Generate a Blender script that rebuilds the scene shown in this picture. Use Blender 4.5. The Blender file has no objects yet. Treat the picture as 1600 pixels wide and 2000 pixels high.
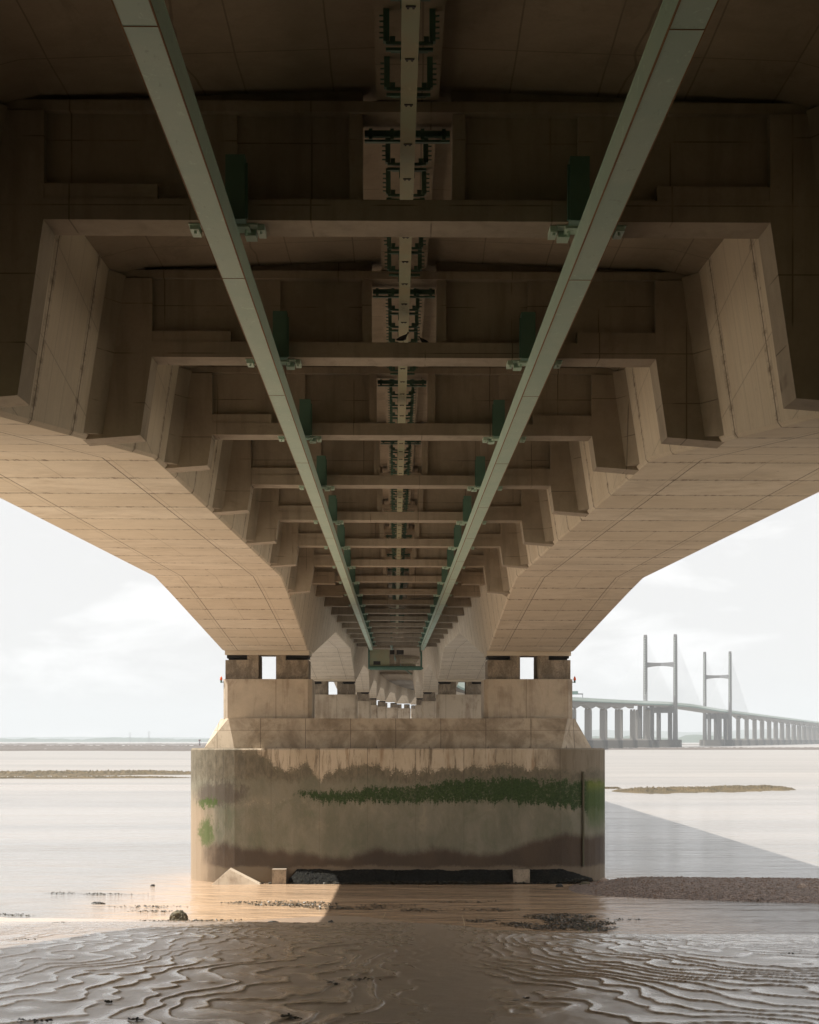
import bpy, math, random
import numpy as np
from mathutils import Vector

# ------------------------------------------------------------------ camera, world, sun, exposure
S = bpy.context.scene
COL = S.collection
FPX = 3480.0                       # focal length in pixels of the 1600 px wide photograph
EYE = 9.2                          # camera height above the water
cam_d = bpy.data.cameras.new("camera")
cam_d.sensor_fit = 'HORIZONTAL'; cam_d.sensor_width = 36.0
cam_d.lens = FPX / 1600 * 36
cam_d.shift_y = 445 / 1600
cam_d.clip_start = 0.5; cam_d.clip_end = 60000
cam = bpy.data.objects.new("camera", cam_d)
cam.location = (0, 0, EYE); cam.rotation_euler = (math.radians(90), 0, 0)
COL.objects.link(cam); S.camera = cam

SUN_V = Vector((-0.585, 0.045, 1.0)).normalized()
sun_d = bpy.data.lights.new("sun", 'SUN'); sun_d.energy = 5.0; sun_d.angle = math.radians(0.5)
sun_d.color = (1.0, 0.945, 0.86)
sun = bpy.data.objects.new("sun", sun_d); sun.rotation_euler = SUN_V.to_track_quat('Z', 'Y').to_euler()
sun.location = (-60, 20, 120); COL.objects.link(sun)

W = bpy.data.worlds.new("World"); S.world = W; W.use_nodes = True
nt = W.node_tree; nt.nodes.clear()
wo = nt.nodes.new('ShaderNodeOutputWorld'); bg = nt.nodes.new('ShaderNodeBackground')
sky = nt.nodes.new('ShaderNodeTexSky'); sky.sky_type = 'NISHITA'; sky.sun_disc = False
sky.sun_elevation = math.asin(SUN_V.z); sky.sun_rotation = math.atan2(SUN_V.x, SUN_V.y)
sky.dust_density = 4.0; sky.air_density = 1.0; sky.ozone_density = 1.0
tc = nt.nodes.new('ShaderNodeTexCoord'); mp = nt.nodes.new('ShaderNodeMapping')
mp.inputs['Scale'].default_value = (1, 1, 3.2)
n1 = nt.nodes.new('ShaderNodeTexNoise'); n1.inputs['Scale'].default_value = 8.5
n1.inputs['Detail'].default_value = 9; n1.inputs['Roughness'].default_value = 0.58
n1.inputs['Distortion'].default_value = 0.25
cr = nt.nodes.new('ShaderNodeValToRGB')
cr.color_ramp.elements[0].position = 0.55; cr.color_ramp.elements[0].color = (0, 0, 0, 1)
cr.color_ramp.elements[1].position = 0.66; cr.color_ramp.elements[1].color = (1, 1, 1, 1)
veil = nt.nodes.new('ShaderNodeMixRGB'); veil.inputs['Fac'].default_value = 0.97
veil.inputs['Color2'].default_value = (4.85, 4.83, 4.82, 1)       # bright thin overcast veil
cl = nt.nodes.new('ShaderNodeMixRGB'); cl.inputs['Color2'].default_value = (5.6, 5.58, 5.56, 1)
nt.links.new(tc.outputs['Generated'], mp.inputs['Vector']); nt.links.new(mp.outputs['Vector'], n1.inputs['Vector'])
nt.links.new(n1.outputs['Fac'], cr.inputs['Fac']); nt.links.new(sky.outputs['Color'], veil.inputs['Color1'])
nt.links.new(veil.outputs['Color'], cl.inputs['Color1']); nt.links.new(cr.outputs['Color'], cl.inputs['Fac'])
nt.links.new(cl.outputs['Color'], bg.inputs['Color']); bg.inputs['Strength'].default_value = 0.10
nt.links.new(bg.outputs['Background'], wo.inputs['Surface'])

S.view_settings.view_transform = 'Standard'; S.view_settings.look = 'None'
S.view_settings.gamma = 1.0; S.view_settings.exposure = 0.92
S.render.engine = 'CYCLES'
cy = S.cycles
cy.max_bounces = 10; cy.diffuse_bounces = 5; cy.glossy_bounces = 4; cy.transmission_bounces = 4
cy.volume_bounces = 1; cy.transparent_max_bounces = 12
cy.use_denoising = True; cy.sample_clamp_indirect = 6.0; cy.caustics_reflective = False
cy.caustics_refractive = False

# ------------------------------------------------------------------ material helper
class NB:
    def __init__(s, name):
        s.m = bpy.data.materials.new(name); s.m.use_nodes = True
        s.t = s.m.node_tree; s.t.nodes.clear()
        s.out = s.t.nodes.new('ShaderNodeOutputMaterial')
        s.b = s.t.nodes.new('ShaderNodeBsdfPrincipled')
        s.t.links.new(s.b.outputs[0], s.out.inputs[0])
        s.geo = s.t.nodes.new('ShaderNodeNewGeometry')
        s.P = s.geo.outputs['Position']
    def put(s, sock, v):
        if hasattr(v, 'is_output') or isinstance(v, bpy.types.NodeSocket): s.t.links.new(v, sock)
        else:
            if isinstance(v, (tuple, list)) and len(v) == 3 and sock.type == 'RGBA': v = (*v, 1)
            sock.default_value = v
    def math(s, op, a, b=0.0, c=0.0, clamp=False):
        n = s.t.nodes.new('ShaderNodeMath'); n.operation = op; n.use_clamp = clamp
        s.put(n.inputs[0], a); s.put(n.inputs[1], b)
        if op in ('MULTIPLY_ADD', 'SMOOTH_MIN', 'COMPARE'): s.put(n.inputs[2], c)
        return n.outputs[0]
    def sep(s, v):
        n = s.t.nodes.new('ShaderNodeSeparateXYZ'); s.put(n.inputs[0], v); return n.outputs
    def comb(s, x, y, z):
        n = s.t.nodes.new('ShaderNodeCombineXYZ')
        for i, v in enumerate((x, y, z)): s.put(n.inputs[i], v)
        return n.outputs[0]
    def scale(s, v, sc, loc=(0, 0, 0)):
        n = s.t.nodes.new('ShaderNodeMapping'); s.put(n.inputs[0], v)
        n.inputs['Scale'].default_value = sc; n.inputs['Location'].default_value = loc; return n.outputs[0]
    def noise(s, v, sc, detail=4, rough=0.55, dist=0.0, dim='3D'):
        n = s.t.nodes.new('ShaderNodeTexNoise'); n.noise_dimensions = dim
        s.put(n.inputs['Vector'], v); n.inputs['Scale'].default_value = sc
        n.inputs['Detail'].default_value = detail; n.inputs['Roughness'].default_value = rough
        n.inputs['Distortion'].default_value = dist
        return n.outputs['Fac']
    def white(s, v):
        n = s.t.nodes.new('ShaderNodeTexWhiteNoise'); s.put(n.inputs['Vector'], v); return n.outputs['Value']
    def ss(s, x, lo, hi, a=0.0, b=1.0):
        n = s.t.nodes.new('ShaderNodeMapRange'); n.interpolation_type = 'SMOOTHSTEP'
        for i, v in enumerate((x, lo, hi, a, b)): s.put(n.inputs[i], v)
        return n.outputs[0]
    def mix(s, f, a, b, mode='MIX'):
        n = s.t.nodes.new('ShaderNodeMixRGB'); n.blend_type = mode
        s.put(n.inputs[0], f); s.put(n.inputs[1], a); s.put(n.inputs[2], b); return n.outputs[0]
    def bump(s, h, strength=0.3, dist=0.02):
        n = s.t.nodes.new('ShaderNodeBump'); n.inputs['Strength'].default_value = strength
        n.inputs['Distance'].default_value = dist; s.put(n.inputs['Height'], h)
        s.t.links.new(n.outputs[0], s.b.inputs['Normal']); return n.outputs[0]
    def fin(s, color, rough=0.8, metal=0.0, spec=0.5):
        s.put(s.b.inputs['Base Color'], color); s.put(s.b.inputs['Roughness'], rough)
        s.put(s.b.inputs['Metallic'], metal); s.put(s.b.inputs['Specular IOR Level'], spec)
        return s.m

def line_at(n, u, period, offset, half):
    """1 on a thin line every period along u"""
    f = n.math('FRACT', n.math('DIVIDE', n.math('SUBTRACT', u, offset), period))
    d = n.math('MULTIPLY', n.math('ABSOLUTE', n.math('SUBTRACT', f, 0.5)), period)   # distance from mid cell
    return n.ss(d, period / 2 - half * 1.7, period / 2 - half * 0.5)

def band(n, v, c, half, soft):
    d = n.math('ABSOLUTE', n.math('SUBTRACT', v, c))
    return n.ss(d, half + soft, half)

SEG = 98.12 / 27; RIBOFF = 27.0
def concrete_mat(name, base=(0.43, 0.355, 0.275), kind='plain', dirt=0.5):
    n = NB(name)
    uvn = n.t.nodes.new('ShaderNodeUVMap'); uv = uvn.outputs[0]
    ux, uy, _ = n.sep(uv)
    big = n.noise(n.P, 0.35, 5, 0.6, 0.4)
    mid = n.noise(n.P, 2.3, 6, 0.65)
    fine = n.noise(n.P, 14, 5, 0.7)
    col = n.mix(n.ss(big, 0.35, 0.7), base, tuple(c * k for c, k in zip(base, (0.78, 0.77, 0.76))))
    col = n.mix(n.ss(mid, 0.35, 0.75, 0, 0.45), col, tuple(c * k for c, k in zip(base, (1.14, 1.13, 1.1))))
    col = n.mix(n.ss(fine, 0.4, 0.8, 0, 0.35), col, tuple(c * 0.72 for c in base))
    h = n.math('ADD', n.math('MULTIPLY', fine, 0.5), n.math('MULTIPLY', mid, 0.8))
    if kind in ('girder', 'web'):
        jo = 119.6 + SEG / 2
        jw = n.math('ADD', ux, n.math('MULTIPLY', n.math('SUBTRACT', fine, 0.5), 0.03))
        j = line_at(n, jw, SEG, jo, 0.032)
        sta = n.noise(n.comb(n.math('MULTIPLY', ux, 1.1), n.math('MULTIPLY', uy, 0.45), 5.0), 0.7, 7, 0.72, 0.6)
        col = n.mix(n.ss(sta, 0.47, 0.7, 0, 0.6), col, tuple(c * k for c, k in zip(base, (0.66, 0.60, 0.53))))
        spk = n.noise(n.comb(n.math('MULTIPLY', ux, 6.0), n.math('MULTIPLY', uy, 1.8), 9.0), 1.0, 5, 0.8)
        col = n.mix(n.ss(spk, 0.60, 0.72, 0, 0.55), col, tuple(c * 0.5 for c in base))
        cell = n.math('FLOOR', n.math('DIVIDE', n.math('SUBTRACT', ux, jo), SEG))
        strip = n.math('FLOOR', n.math('DIVIDE', n.math('ADD', uy, 1.85), 3.7))
        rnd = n.white(n.comb(cell, strip, 3.1))
        rnd2 = n.white(n.comb(cell, 7.3, 1.0))
        col = n.mix(n.ss(rnd, 0, 1, 0.0, 0.42), col, tuple(c * k for c, k in zip(base, (0.80, 0.76, 0.70))))
        col = n.mix(n.ss(rnd2, 0.0, 1, 0.0, 0.5), col, tuple(c * k for c, k in zip(base, (0.84, 0.80, 0.74))))
        # dirt streaks gathered along the joints
        js = line_at(n, ux, SEG, jo, 0.16)
        stn = n.noise(n.scale(n.P, (3.0, 0.7, 3.0)), 1.6, 5, 0.7)
        col = n.mix(n.math('MULTIPLY', js, n.ss(stn, 0.44, 0.68, 0, 0.75)), col, (0.15, 0.11, 0.075))
        wob = n.math('MULTIPLY', n.math('SUBTRACT', mid, 0.5), 0.05)
        vv = n.math('ADD', uy, wob)
        av = n.math('ABSOLUTE', vv)
        l1 = band(n, av, 1.83, 0.008, 0.022)
        l2 = n.math('MULTIPLY', band(n, av, 2.02, 0.004, 0.016), 0.45)
        l3 = n.math('MULTIPLY', n.math('MULTIPLY', band(n, vv, 0.1, 0.004, 0.016), 0.5), n.ss(rnd, 0.45, 0.5))
        lines = n.math('MAXIMUM', j, n.math('MAXIMUM', l1, n.math('MAXIMUM', l2, l3)))
        # web: board-marked formwork, lines every 1.2 m and a few slanting pour lines
        wb = line_at(n, ux, 1.2143, jo, 0.012)
        wl = n.ss(uy, 5.0, 6.0)
        lines = n.math('MAXIMUM', lines, n.math('MULTIPLY', n.math('MULTIPLY', wb, wl), 0.45))
        sl = line_at(n, n.math('ADD', uy, n.math('MULTIPLY', ux, 0.24)), 1.75, 0.2, 0.012)
        lines = n.math('MAXIMUM', lines, n.math('MULTIPLY', n.math('MULTIPLY', sl, wl), 0.4))
        brd = n.noise(n.comb(n.math('MULTIPLY', ux, 9.0), n.math('MULTIPLY', uy, 0.35), 2.0), 1.0, 3, 0.6)
        col = n.mix(n.math('MULTIPLY', n.ss(brd, 0.45, 0.75, 0, 0.4), wl), col, tuple(c * 0.62 for c in base))
        col = n.mix(n.math('MULTIPLY', lines, 0.74), col, (0.085, 0.062, 0.045))
        h = n.math('SUBTRACT', h, n.math('MULTIPLY', lines, 1.6))
        # blow holes and rust marks
        vor = n.t.nodes.new('ShaderNodeTexVoronoi'); n.put(vor.inputs['Vector'], n.scale(n.P, (1, 1.0, 1))); vor.inputs['Scale'].default_value = 1.4
        spot = n.ss(vor.outputs['Distance'], 0.075, 0.035)
        col = n.mix(n.math('MULTIPLY', spot, n.ss(mid, 0.5, 0.62, 0, 0.6)), col, (0.10, 0.075, 0.055))
    if kind == 'frame':
        # panel joints of the cross frames and rain streaks
        px, py, pz = n.sep(n.P)
        st = n.noise(n.comb(n.math('MULTIPLY', px, 2.2), n.math('MULTIPLY', py, 1.0), n.math('MULTIPLY', pz, 0.25)), 1.4, 5, 0.6)
        col = n.mix(n.ss(st, 0.45, 0.72, 0, 0.6), col, tuple(c * 0.62 for c in base))
        l = n.math('MAXIMUM', line_at(n, px, 1.93, 0.35, 0.012), line_at(n, pz, 1.1, 0.15, 0.01))
        l = n.math('MULTIPLY', l, n.ss(n.noise(n.P, 0.9, 2), 0.42, 0.6))
        col = n.mix(n.math('MULTIPLY', l, 0.7), col, (0.09, 0.065, 0.05))
    if kind == 'slab':
        px, py, pz = n.sep(n.P)
        wv = n.math('MULTIPLY', n.math('SUBTRACT', n.noise(n.P, 0.35, 2, 0.5), 0.5), 1.2)
        l = n.math('MAXIMUM', line_at(n, n.math('ADD', px, n.math('MULTIPLY', wv, 0.05)), 1.42, 0.2, 0.012), line_at(n, py, SEG, RIBOFF, 0.014))
        l = n.math('MAXIMUM', l, n.math('MULTIPLY', band(n, n.math('SUBTRACT', n.math('ABSOLUTE', px), wv), 3.4, 0.01, 0.02), 0.9))
        col = n.mix(n.math('MULTIPLY', l, 0.5), col, (0.08, 0.058, 0.045))
        lch = n.noise(n.scale(n.P, (1.2, 0.5, 1)), 0.9, 6, 0.7, 0.6)
        col = n.mix(n.ss(lch, 0.52, 0.72, 0, 0.6), col, tuple(c * 0.6 for c in base))
    if kind == 'pier':
        px, py, pz = n.sep(n.P)
        st = n.noise(n.comb(n.math('MULTIPLY', px, 1.5), n.math('MULTIPLY', py, 1.5), n.math('MULTIPLY', pz, 0.16)), 1.3, 7, 0.68, 0.3)
        col = n.mix(n.ss(n.math('ADD', n.math('MULTIPLY', st, 0.5), n.math('MULTIPLY', big, 0.5)), 0.48, 0.68, 0, 0.7), col, (0.19, 0.13, 0.085))
        rust = n.noise(n.comb(n.math('MULTIPLY', px, 0.9), n.math('MULTIPLY', py, 0.9), n.math('MULTIPLY', pz, 0.3)), 0.8, 7, 0.72, 0.8)
        col = n.mix(n.ss(rust, 0.56, 0.76, 0, 0.6), col, (0.16, 0.085, 0.05))
        l = n.math('MULTIPLY', line_at(n, px, 3.3, 1.1, 0.02), 0.55)
        col = n.mix(l, col, (0.12, 0.09, 0.065))
    if dirt > 0 and kind != 'pier':
        bl = n.noise(n.P, 0.9, 8, 0.72, 0.5)
        col = n.mix(n.ss(bl, 0.58, 0.78, 0, dirt), col, (0.17, 0.125, 0.085))
    n.bump(h, 0.35, 0.03)
    return n.fin(col, 0.88, 0, 0.3)

M = {}
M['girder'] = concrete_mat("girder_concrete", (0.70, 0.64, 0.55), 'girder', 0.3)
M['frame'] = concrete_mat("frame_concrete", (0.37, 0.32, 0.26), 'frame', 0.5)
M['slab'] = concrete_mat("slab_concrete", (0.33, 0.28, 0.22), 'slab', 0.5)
M['pier'] = concrete_mat("pier_concrete", (0.50, 0.42, 0.325), 'pier')

def dark_stained():
    n = NB("stained_pedestal_concrete")
    a = n.noise(n.scale(n.P, (1.3, 1, 0.7)), 1.1, 7, 0.7, 0.4)
    col = n.mix(n.ss(a, 0.35, 0.62), (0.36, 0.30, 0.23), (0.19, 0.155, 0.118))
    f = n.noise(n.P, 11, 5, 0.7)
    col = n.mix(n.ss(f, 0.45, 0.7, 0, 0.5), col, (0.09, 0.075, 0.055))
    n.bump(f, 0.4, 0.03)
    return n.fin(col, 0.9, 0, 0.3)
M['pedestal'] = dark_stained()

def plinth_mat():
    n = NB("plinth_concrete")
    px, py, pz = n.sep(n.P)
    base = (0.47, 0.39, 0.295)
    big = n.noise(n.P, 0.5, 6, 0.65, 0.5); mid = n.noise(n.P, 2.2, 6, 0.7); fine = n.noise(n.P, 13, 5, 0.7)
    col = n.mix(n.ss(big, 0.38, 0.66), base, (0.27, 0.215, 0.155))
    col = n.mix(n.ss(mid, 0.5, 0.75, 0, 0.6), col, (0.21, 0.165, 0.12))
    l = n.math('MAXIMUM', line_at(n, px, 2.95, -0.9, 0.02), n.math('MULTIPLY', band(n, pz, 9.82, 0.012, 0.02), 0.6))
    col = n.mix(n.math('MULTIPLY', l, 0.75), col, (0.10, 0.075, 0.055))
    # black rising damp at the foot, peaked at the joints
    pk = n.noise(n.comb(n.math('MULTIPLY', px, 1.0), 0.0, 0.0), 1.1, 6, 0.75)
    top = n.math('ADD', 8.66, n.math('MULTIPLY', n.ss(pk, 0.56, 0.74), 0.75))
    dm = n.ss(n.math('SUBTRACT', top, pz), -0.05, 0.12)
    col = n.mix(n.math('MULTIPLY', dm, 0.75), col, (0.055, 0.04, 0.032))
    br = n.noise(n.comb(n.math('MULTIPLY', px, 1.4), py, n.math('MULTIPLY', pz, 0.3)), 0.8, 6, 0.7)
    col = n.mix(n.math('MULTIPLY', n.ss(br, 0.55, 0.72), n.ss(px, 2.0, 9.0, 0.3, 0.8)), col, (0.15, 0.11, 0.065))
    n.bump(n.math('ADD', fine, mid), 0.4, 0.03)
    return n.fin(col, 0.9, 0, 0.3)
M['plinth'] = plinth_mat()

def caisson_mat():
    n = NB("caisson_tide_stained_concrete")
    px, py, pz = n.sep(n.P)
    P = n.P
    vs = n.comb(n.math('MULTIPLY', px, 1.0), n.math('MULTIPLY', py, 1.0), n.math('MULTIPLY', pz, 0.45))
    w1 = n.noise(vs, 0.55, 6, 0.62, 0.3); w2 = n.noise(vs, 3.4, 7, 0.75); w3 = n.noise(P, 9, 6, 0.75)
    slow = n.noise(n.comb(px, 0.0, 3.0), 0.22, 3, 0.5)
    def c(x, k=1.0): return n.math('MULTIPLY', n.math('SUBTRACT', x, 0.5), k)
    def add(*a):
        r = a[0]
        for q in a[1:]: r = n.math('ADD', r, q)
        return r
    z = pz
    # dry upper concrete with stains
    up = n.mix(n.ss(w1, 0.4, 0.62), (0.52, 0.44, 0.335), (0.42, 0.345, 0.25))
    strk = n.noise(n.comb(n.math('MULTIPLY', px, 2.2), py, n.math('MULTIPLY', pz, 0.22)), 1.5, 7, 0.75)
    up = n.mix(n.ss(strk, 0.50, 0.64, 0, 0.85), up, (0.155, 0.12, 0.08))
    rst = n.noise(n.comb(n.math('MULTIPLY', px, 1.3), py, n.math('MULTIPLY', pz, 0.15)), 1.1, 5, 0.6)
    up = n.mix(n.ss(rst, 0.57, 0.7, 0, 0.7), up, (0.27, 0.17, 0.095))
    up = n.mix(n.ss(n.math('ADD', n.math('ABSOLUTE', n.math('ADD', px, 0.8)), c(w1, 4.0)), 8.6, 10.6, 0, 0.85), up, (0.165, 0.135, 0.095))
    # algae-darkened zone
    alg = n.mix(n.ss(w2, 0.35, 0.65), (0.12, 0.104, 0.072), (0.19, 0.162, 0.115))
    hole = n.noise(P, 5.0, 5, 0.8)
    e1 = add(7.36, c(w1, 2.2), c(strk, 0.5), c(w2, 0.9), c(w3, 1.3), n.ss(n.math('ABSOLUTE', n.math('ADD', px, 5.85)), 0.75, 0.0, 0, -0.8), n.ss(px, -12.0, -7.0, 1.4, 0.0))
    col = n.mix(n.ss(z, add(e1, 0.16), n.math('SUBTRACT', e1, 0.16)), up, alg)
    # grey-olive mid zone
    midc = n.mix(n.ss(w1, 0.35, 0.65), (0.215, 0.198, 0.148), (0.148, 0.142, 0.10))
    midc = n.mix(n.ss(w2, 0.4, 0.8, 0, 0.3), midc, (0.27, 0.23, 0.165))
    e2 = add(6.7, c(w1, 1.6), c(w2, 1.2))
    col = n.mix(n.ss(z, add(e2, 0.25), n.math('SUBTRACT', e2, 0.35)), col, midc)
    film = n.noise(n.comb(n.math('MULTIPLY', px, 0.6), py, n.math('MULTIPLY', pz, 0.5)), 1.0, 6, 0.7, 0.5)
    col = n.mix(n.math('MULTIPLY', n.ss(film, 0.48, 0.68, 0, 0.55), n.ss(z, 7.0, 5.5)), col, (0.115, 0.125, 0.075))
    col = n.mix(n.math('MULTIPLY', n.ss(film, 0.48, 0.30, 0, 0.55), band(n, z, 4.4, 0.6, 0.9)), col, (0.30, 0.265, 0.19))
    bar = n.math('MULTIPLY', band(n, z, 5.15, 0.1, 0.35), n.math('MULTIPLY', n.ss(hole, 0.55, 0.66), n.ss(px, -4.0, -7.0)))
    col = n.mix(n.math('MULTIPLY', bar, 0.6), col, (0.36, 0.31, 0.23))
    # green weed belt
    gt = add(6.15, n.ss(px, -7.0, 4.0, -0.25, 0.55), c(w2, 1.6), c(w1, 1.2), c(w3, 1.4))
    gb = add(5.25, c(strk, 2.2), c(w3, 1.2), c(w1, 0.9), n.ss(px, 5.0, 12.0, 0, -0.45), n.ss(px, -9.0, -5.0, 0.8, 0.0))
    gm = n.math('MULTIPLY', n.ss(z, gt, n.math('SUBTRACT', gt, 0.2)), n.ss(z, n.math('SUBTRACT', gb, 0.1), n.math('ADD', gb, 0.1)))
    gm = n.math('MULTIPLY', gm, n.ss(n.math('ADD', px, c(w1, 3.0)), -8.4, -6.8))
    gm = n.math('MULTIPLY', gm, n.ss(n.math('ADD', hole, c(w1, 0.5)), 0.30, 0.46, 0.55, 1.0))
    green = n.mix(n.ss(w3, 0.35, 0.65), (0.018, 0.038, 0.009), (0.045, 0.075, 0.020))
    col = n.mix(gm, col, green)
    # silt-brown lower zone with wavy top
    e3 = add(2.2, c(slow, 2.6), c(w1, 0.9), c(w3, 0.35), n.ss(px, 4.0, 12.5, 0, 0.95))
    low = n.mix(n.ss(w1, 0.35, 0.7), (0.082, 0.055, 0.034), (0.060, 0.040, 0.026))
    col = n.mix(n.ss(z, add(e3, 0.1), n.math('SUBTRACT', e3, 0.55)), col, low)
    e4 = add(1.05, c(w1, 0.8), c(w3, 0.4))
    col = n.mix(n.ss(z, add(e4, 0.12), n.math('SUBTRACT', e4, 0.15), 0, 0.75), col, (0.20, 0.155, 0.105))
    # paler tan towards the left end, lower down
    le = n.ss(n.math('ADD', px, c(w1, 2.2)), -12.2, -13.6)
    col = n.mix(n.math('MULTIPLY', le, n.ss(z, 6.6, 4.2)), col, (0.34, 0.26, 0.18))
    # smudge and green patches of the left end, yellow-green of the right end
    def blob(cx, cz, rx, rz):
        a = n.math('POWER', n.math('DIVIDE', n.math('SUBTRACT', n.math('ADD', px, c(w2, 2.6)), cx), rx), 2.0)
        b = n.math('POWER', n.math('DIVIDE', n.math('SUBTRACT', add(z, c(w2, 2.0), c(w3, 1.0)), cz), rz), 2.0)
        return n.ss(n.math('ADD', a, b), 1.6, 0.3)
    col = n.mix(n.math('MULTIPLY', blob(-12.2, 5.75, 1.7, 0.75), 0.8), col, (0.09, 0.07, 0.055))
    col = n.mix(n.math('MULTIPLY', blob(-13.0, 5.15, 0.75, 0.3), 0.85), col, (0.06, 0.10, 0.015))
    col = n.mix(n.math('MULTIPLY', blob(-13.2, 3.2, 0.55, 0.9), 0.8), col, (0.07, 0.11, 0.02))
    re = n.ss(n.math('ADD', px, c(w1, 0.8)), 11.2, 11.7)
    gr = n.math('MULTIPLY', n.math('MULTIPLY', re, n.ss(z, add(6.9, c(w1, 1.0)), 6.2)), n.ss(z, 2.9, add(4.3, c(w2, 2.0))))
    col = n.mix(n.math('MULTIPLY', gr, 0.8), col, n.mix(n.ss(z, 5.6, 6.6), (0.065, 0.10, 0.028), (0.17, 0.19, 0.03)))
    # pour joints
    l = n.math('MULTIPLY', line_at(n, px, 3.1, 0.4, 0.018), n.ss(z, 5.5, 7.6, 0.25, 0.7))
    col = n.mix(l, col, (0.07, 0.055, 0.04))
    n.bump(n.math('ADD', n.math('MULTIPLY', w3, 0.8), n.math('ADD', w2, n.math('MULTIPLY', gm, 0.9))), 0.5, 0.06)
    return n.fin(col, n.ss(z, 1.0, 6.0, 0.6, 0.85), 0, 0.4)
M['caisson'] = caisson_mat()

def paint(name, a, b, rust=0.25, rough=0.5):
    n = NB(name)
    w = n.noise(n.P, 0.8, 5, 0.6); f = n.noise(n.scale(n.P, (3, 1.1, 3)), 1.9, 6, 0.8, 0.8)
    col = n.mix(n.ss(w, 0.35, 0.65), a, b)
    col = n.mix(n.ss(f, 0.60, 0.66, 0, 0.55), col, tuple(min(1, c * 0.62) for c in a))
    f2 = n.noise(n.scale(n.P, (3, 1.6, 3)), 2.0, 5, 0.75, 1.5)
    col = n.mix(n.ss(f2, 0.60, 0.64, 0, 0.5), col, tuple(min(1, c * 1.35) for c in b))
    r = n.noise(n.scale(n.P, (3, 1.2, 3)), 2.1, 7, 0.8)
    col = n.mix(n.ss(r, 0.66, 0.72, 0, rust * 2), col, (0.22, 0.085, 0.03))
    n.bump(f, 0.15, 0.01)
    return n.fin(col, rough, 0, 0.5)
M['green'] = paint("green_painted_steel", (0.40, 0.55, 0.475), (0.45, 0.58, 0.50), 0.3)
M['green_dark'] = paint("dark_green_painted_steel", (0.085, 0.175, 0.135), (0.065, 0.145, 0.11), 0.2)
M['duct'] = paint("weathered_pale_green_steel", (0.30, 0.33, 0.22), (0.33, 0.30, 0.19), 0.3, 0.6)
M['rust'] = paint("rusted_edge_steel", (0.26, 0.14, 0.055), (0.20, 0.10, 0.04), 0.5, 0.8)
M['barrier'] = paint("pale_green_barrier", (0.42, 0.52, 0.45), (0.46, 0.55, 0.48), 0.0)
M['rubber'] = NB("black_bearing_rubber").fin((0.035, 0.03, 0.028), 0.8)
M['asphalt'] = NB("asphalt").fin((0.05, 0.05, 0.05), 0.9)
M['pylon'] = NB("pylon_concrete").fin((0.14, 0.135, 0.13), 0.85)
M['farconc'] = NB("distant_concrete").fin((0.235, 0.22, 0.20), 0.85)
M['farbase'] = NB("distant_tide_darkened_concrete").fin((0.10, 0.092, 0.08), 0.85)
M['cable'] = NB("white_stay_cable").fin((0.42, 0.44, 0.46), 0.6)
M['fender'] = NB('weathered_fender_timber').fin((0.11, 0.10, 0.065), 0.9)
M['orange'] = NB("orange_lamp_glass").fin((0.85, 0.13, 0.03), 0.3)
M['sign'] = NB("sign_panel_green").fin((0.10, 0.19, 0.16), 0.6)
M['truck'] = NB("lorry_paint_grey").fin((0.16, 0.17, 0.18), 0.4)
M['car'] = NB("car_paint_red").fin((0.35, 0.05, 0.04), 0.4)
M['red'] = NB("beacon_dark_red").fin((0.12, 0.05, 0.045), 0.7)

# ------------------------------------------------------------------ mesh helpers
def tag(o, label=None, cat=None, group=None, kind=None):
    if label: o['label'] = label
    if cat: o['category'] = cat
    if group: o['group'] = group
    if kind: o['kind'] = kind
    return o

def empty(name, loc, label, cat, group=None):
    o = bpy.data.objects.new(name, None); o.location = loc; o.empty_display_size = 0.5
    COL.objects.link(o); return tag(o, label, cat, group)

ORIG = {}
def origin(o):
    return ORIG.get(o.name, Vector(o.location) if o.parent is None else Vector((0, 0, 0)))

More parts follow.
